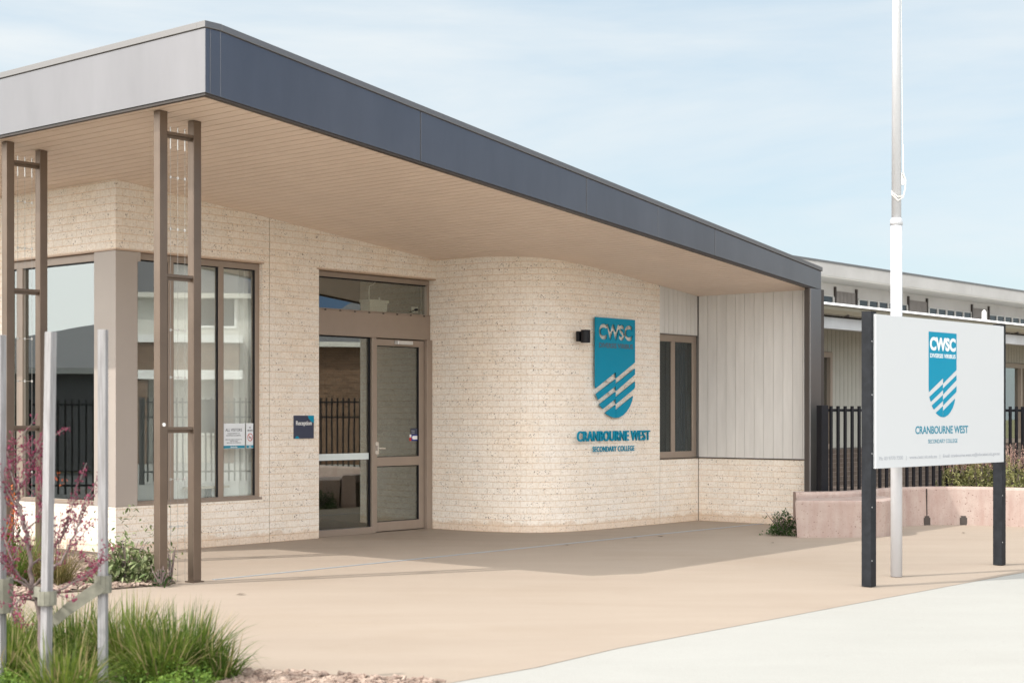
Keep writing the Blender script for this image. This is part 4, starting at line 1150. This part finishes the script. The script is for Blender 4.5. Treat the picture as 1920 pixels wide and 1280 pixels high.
for i in range(26):
    o_ = MB()
    x, y, z = random.uniform(-.38, .30), random.uniform(-.25, .2), random.uniform(.45, .95)
    for j in range(26):
        s = .016; M = Matrix.Translation((x + random.gauss(0, .018), y + random.gauss(0, .018), z + random.uniform(-.12, .08))) @ Matrix.Rotation(random.uniform(0, 6), 4, 'Z') @ Matrix.Rotation(random.uniform(-1.3, 1.3), 4, 'X')
        o_.add([(0, -s * 1.4, 0), (s * .5, 0, 0), (0, s * 1.4, 0), (-s * .5, 0, 0)], [(0, 1, 2, 3)], M=M)
    o_.build('flower_spike', L_ORANGE, t)
# sprig by the post
leafy('seedling', 'thin green seedling sprouting between the two nearest bronze posts', 'seedling', B(-1.50, 2.98).x, B(-1.50, 2.98).y, .0, .10, .08, .42, 26, .022, L_SHRUB)
leafy('seedling', 'small weed at the foot of the outer nearest bronze post', 'seedling', B(-1.72, 3.12).x, B(-1.72, 3.12).y, .0, .14, .10, .24, 90, .022, L_DARK)

# bushes in the pink planter
bushes = [(6.55, 23.30, .34, .34, .62), (6.95, 23.32, .40, .38, .70), (7.4, 23.10, .42, .40, .66), (7.85, 22.8, .45, .4, .74), (8.5, 22.6, .5, .4, .8)]
labs = ['leftmost olive bush below the sign board, purple flowers on top', 'olive bush below the middle of the sign board', 'olive bush just left of the right sign post',
        'tall olive bush right of the right sign post', 'olive bush at the right edge of the picture']
for (x, y, rx, ry, rz), lab in zip(bushes, labs):
    t = leafy('salvia_bush', lab, 'bush', x, y, .42, rx, ry, rz, 1700, .026, L_SALVIA, group='bushes growing in the pink garden wall')
    a = MB(); c = MB()
    for i in range(60):
        an = random.uniform(0, 6.28); r = random.uniform(.1, .9); p0 = Vector((rx * r * math.cos(an) * .6, ry * r * math.sin(an) * .6, rz * .35))
        p1 = p0 + Vector((rx * .5 * math.cos(an) * r, ry * .4 * math.sin(an), rz * random.uniform(.45, .85)))
        for j in range(22):
            q = p0.lerp(p1, .45 + .55 * j / 22) + Vector((random.gauss(0, .008), random.gauss(0, .008), 0)); s = .012
            M = Matrix.Translation(q) @ Matrix.Rotation(random.uniform(0, 6), 4, 'Z') @ Matrix.Rotation(random.uniform(-1.3, 1.3), 4, 'X')
            (c if (i % 9 == 0 and x < 7) else a).add([(0, -s * 1.3, 0), (s * .45, 0, 0), (0, s * 1.3, 0), (-s * .45, 0, 0)], [(0, 1, 2, 3)], M=M)
    a.build('seed_heads', L_PINKST, t)
    if c.v: c.build('flower_heads', L_PURPLE, t)

# ---------------------------------------------- staked young tree
def stake(px, Y, ptop, label, lean=(0, 0), rot=18):
    X = (px - 960) / 2930 * Y; h = EYE + (776 - ptop) / 2930 * Y
    t = thing('tree_stake', label, 'stake', (X, Y, 0), 0, 'square timber stakes round the young tree')
    m_ = MB(); m_.hexa([(.034, 0, -.01), (0, .034, -.01), (-.034, 0, -.01), (0, -.034, -.01)][::-1] + [(.034 + lean[0], 0, h), (lean[0], .034, h), (-.034 + lean[0], 0, h), (lean[0], -.034, h)][::-1])
    M = Matrix.Rotation(R(rot), 4, 'Z'); m_.v = [M @ p for p in m_.v]
    m_.build('timber', M_TIMBER, t, bevel=.003)
    return t, X, h
t, SX1, _ = stake(85, 8.8, 622, 'tall grey timber stake standing in front of the budded tree', lean=(.03, 0))
t, SX2, _ = stake(193, 9.0, 618, 'tall grey timber stake right of the tree, strap tied to it', rot=40)
t, SX3, _ = stake(1, 9.1, 628, 'grey timber stake cut by the left edge of the picture')
def band(mb, pts, wid, thick=.003, twist=None):
    pts = [Vector(p) for p in pts]
    for i in range(len(pts) - 1):
        a, b = pts[i], pts[i + 1]; d = (b - a).normalized(); up = Vector((0, 0, 1)); n = d.cross(up).normalized(); u2 = n.cross(d)
        w0 = wid if not hasattr(wid, '__len__') else wid[i]; w1 = wid if not hasattr(wid, '__len__') else wid[i + 1]
        mb.hexa([a - u2 * w0 - n * thick, b - u2 * w1 - n * thick, b - u2 * w1 + n * thick, a - u2 * w0 + n * thick, a + u2 * w0 - n * thick, b + u2 * w1 - n * thick, b + u2 * w1 + n * thick, a + u2 * w0 + n * thick])
def wrap(mb, x, y, z, r=.047, wid=.05):
    pts = [(x + r * math.cos(k * math.pi / 6), y + r * math.sin(k * math.pi / 6), z) for k in range(13)]
    band(mb, pts, wid, .004)
tx, ty = at(82, 1200, 9.1).x, 9.1   # trunk
mb = MB(); p0 = at(112, 1160, 10.3); p1 = at(193, 1093, 11.55)
pp = [at(84, 1168, 9.0), at(100, 1165, 8.98), at(125, 1143, 8.96), at(160, 1118, 8.95), at(190, 1098, 8.95)]
band(mb, pp, [.022, .03, .033, .035, .036]); wrap(mb, SX2, 9.0, at(193, 1094, 9.0).z, wid=.05)
tag(mb.build('tree_tie', M_STRAP), 'wide sagging webbing strap running from the tree to the right-hand stake', 'strap')
mb = MB(); wrap(mb, SX1 + .01, 8.8, at(85, 1120, 8.8).z, r=.050, wid=.040)
band(mb, [at(76, 1110, 8.83), at(66, 1108, 8.95), at(64, 1112, 9.1), at(70, 1122, 9.13), at(84, 1128, 9.0), at(92, 1124, 8.85)], .03)
tag(mb.build('tree_tie', M_STRAP), 'pale strap wrapped round the front stake and looped to the trunk', 'strap')
mb = MB(); wrap(mb, SX3, 9.1, at(0, 1115, 9.1).z, r=.07, wid=.10); tag(mb.build('tree_tie', M_STRAP), 'bulky webbing bundle on the left-edge stake', 'strap')

tree = thing('young_tree', 'small bare-branched tree with dark pink buds tied between the stakes', 'tree', (tx, ty, 0))
T0 = Vector((tx, ty, 0)); YB = 9.1
br = MB(); bud = MB()
def budcl(p, n, s0=.006, sp=.012):
    for i in range(n):
        q = p + Vector((random.gauss(0, sp), random.gauss(0, sp), random.gauss(0, sp * 1.1))); s = s0 * random.uniform(.7, 1.5)
        M = Matrix.Translation(q) @ Matrix.Rotation(random.uniform(0, 6), 4, 'Z') @ Matrix.Rotation(random.uniform(-1.5, 1.5), 4, 'X')
        bud.add([(0, 0, -s * 1.5), (s * .6, 0, 0), (0, s * .6, 0), (-s * .6, 0, 0), (0, -s * .6, 0), (0, 0, s * 1.5)], [(0, 2, 1), (0, 3, 2), (0, 4, 3), (0, 1, 4), (5, 1, 2), (5, 2, 3), (5, 3, 4), (5, 4, 1)], M=M)
def limb(pts, r0, r1, twigs=6, tl=.22, dens=1.0):
    P = [Vector(p) - T0 for p in pts]
    # subdivide with jitter
    Q = []
    for a, b in zip(P[:-1], P[1:]):
        for k in range(4): Q.append(a.lerp(b, k / 4) + Vector([random.gauss(0, .006) for _ in range(3)]))
    Q.append(P[-1]); n = len(Q)
    br.tube(Q, [r0 + (r1 - r0) * i / (n - 1) for i in range(n)], 7)
    for i in range(2, n):
        if random.random() < dens * .8: budcl(Q[i], random.randint(3, 9))
    for k in range(twigs):
        i = random.randint(max(1, n // 4), n - 1); o = Q[i]; d = (Q[min(i + 1, n - 1)] - Q[i - 1]).normalized()
        dr = (d + Vector([random.gauss(0, .55), random.gauss(0, .55), random.gauss(.15, .45)])).normalized(); L = tl * random.uniform(.4, 1.2)
        W_ = [o]; cur = o
        for j in range(4):
            dr = (dr + Vector([random.gauss(0, .16), random.gauss(0, .16), .07])).normalized(); cur = cur + dr * L / 4; W_.append(cur)
            if random.random() < .8 * dens: budcl(cur, random.randint(2, 6))
            budcl(W_[-2].lerp(cur, .5), random.randint(1, 5))
        br.tube(W_, [.004, .0034, .0028, .002, .0014], 5)
A = lambda x, y, dy=0: at(x, y, YB + dy)
limb([(tx, ty, 0), A(76, 1165), A(66, 1120), A(60, 1095)], .019, .015, 0, dens=0)
limb([A(60, 1095), A(58, 1045), A(46, 1000), A(38, 960), A(34, 925)], .014, .009, 7)
limb([A(34, 925), A(45, 895), A(58, 870), A(70, 845)], .008, .003, 9)
limb([A(38, 960), A(18, 930), A(6, 900), A(-12, 880)], .007, .003, 8)
limb([A(60, 1095), A(90, 1075, -.1), A(120, 1045, -.1), A(140, 1000, -.15), A(155, 950, -.1), A(168, 925)], .009, .003, 11, .2)
limb([A(62, 1108), A(30, 1085, .1), A(5, 1060, .2), A(-20, 1035, .2)], .009, .004, 9)
limb([A(55, 1060), A(85, 1040, .15), A(115, 1010, .2), A(125, 975, .2), A(150, 900, .2)], .007, .002, 9, .2)
limb([A(66, 1115), A(100, 1110, -.2), A(140, 1090, -.25), A(180, 1065, -.25), A(190, 1050, -.2)], .008, .003, 8, .16)
limb([A(46, 1000), A(70, 975, -.1), A(85, 930, -.1), A(80, 890)], .006, .002, 8, .2)
limb([A(66, 1125), A(40, 1120, -.2), A(20, 1145, -.3), A(30, 1165, -.3)], .006, .002, 5, .14)
limb([A(62, 1110), A(30, 1070, -.1), A(12, 1020, -.1), A(-5, 980)], .008, .003, 9)
limb([A(34, 925), A(20, 890, .1), A(15, 860, .1), A(22, 835)], .006, .002, 7)
br.build('branches', M_BARK, tree, smooth=True); bud.build('buds', L_BUD, tree)
ol = MB()
for i in range(20):
    q = A(108 + random.gauss(0, 8), 900 + random.gauss(0, 8), -.1) - T0; s = .009
    M = Matrix.Translation(q) @ Matrix.Rotation(random.uniform(0, 6), 4, 'Z') @ Matrix.Rotation(random.uniform(-1.3, 1.3), 4, 'X')
    ol.add([(0, -s, 0), (s * .7, 0, 0), (0, s, 0), (-s * .7, 0, 0)], [(0, 1, 2, 3)], M=M)
ol.build('young_leaves', L_ORANGE, tree)

# fallen leaves
LB = [(1168, 991, 'by the foot of the curved wall'), (1190, 1009, 'on the drain line left of centre'), (1238, 1006, 'on the drain line at its far end'), (1448, 1018, 'in shade left of the pink bench'),
      (452, 1115, 'on the sunlit paving right of the bronze posts'), (1062, 1022, 'on the drain line below the curved wall'), (1806, 999, 'on the sunlit paving before the pink wall')]
for x, y, wh in LB:
    Y = 2930 * EYE / (y - 776); X = (x - 960) / 2930 * Y
    m_ = MB(); m_.add([(-.05, 0, .006), (-.01, .022, .014), (.05, .004, .010), (0, -.02, .012)], [(0, 1, 2, 3)]); m_.add([(-.05, 0, .0055), (-.01, .022, .0135), (.05, .004, .0095), (0, -.02, .0115)], [(3, 2, 1, 0)])
    tag(m_.build('fallen_leaf', mat('dead_leaf', (.10, .07, .05), .9), loc=(X, Y, 0), rotz=random.uniform(0, 6)), 'small dead leaf lying ' + wh, 'leaf', 'dead leaves on the paving')
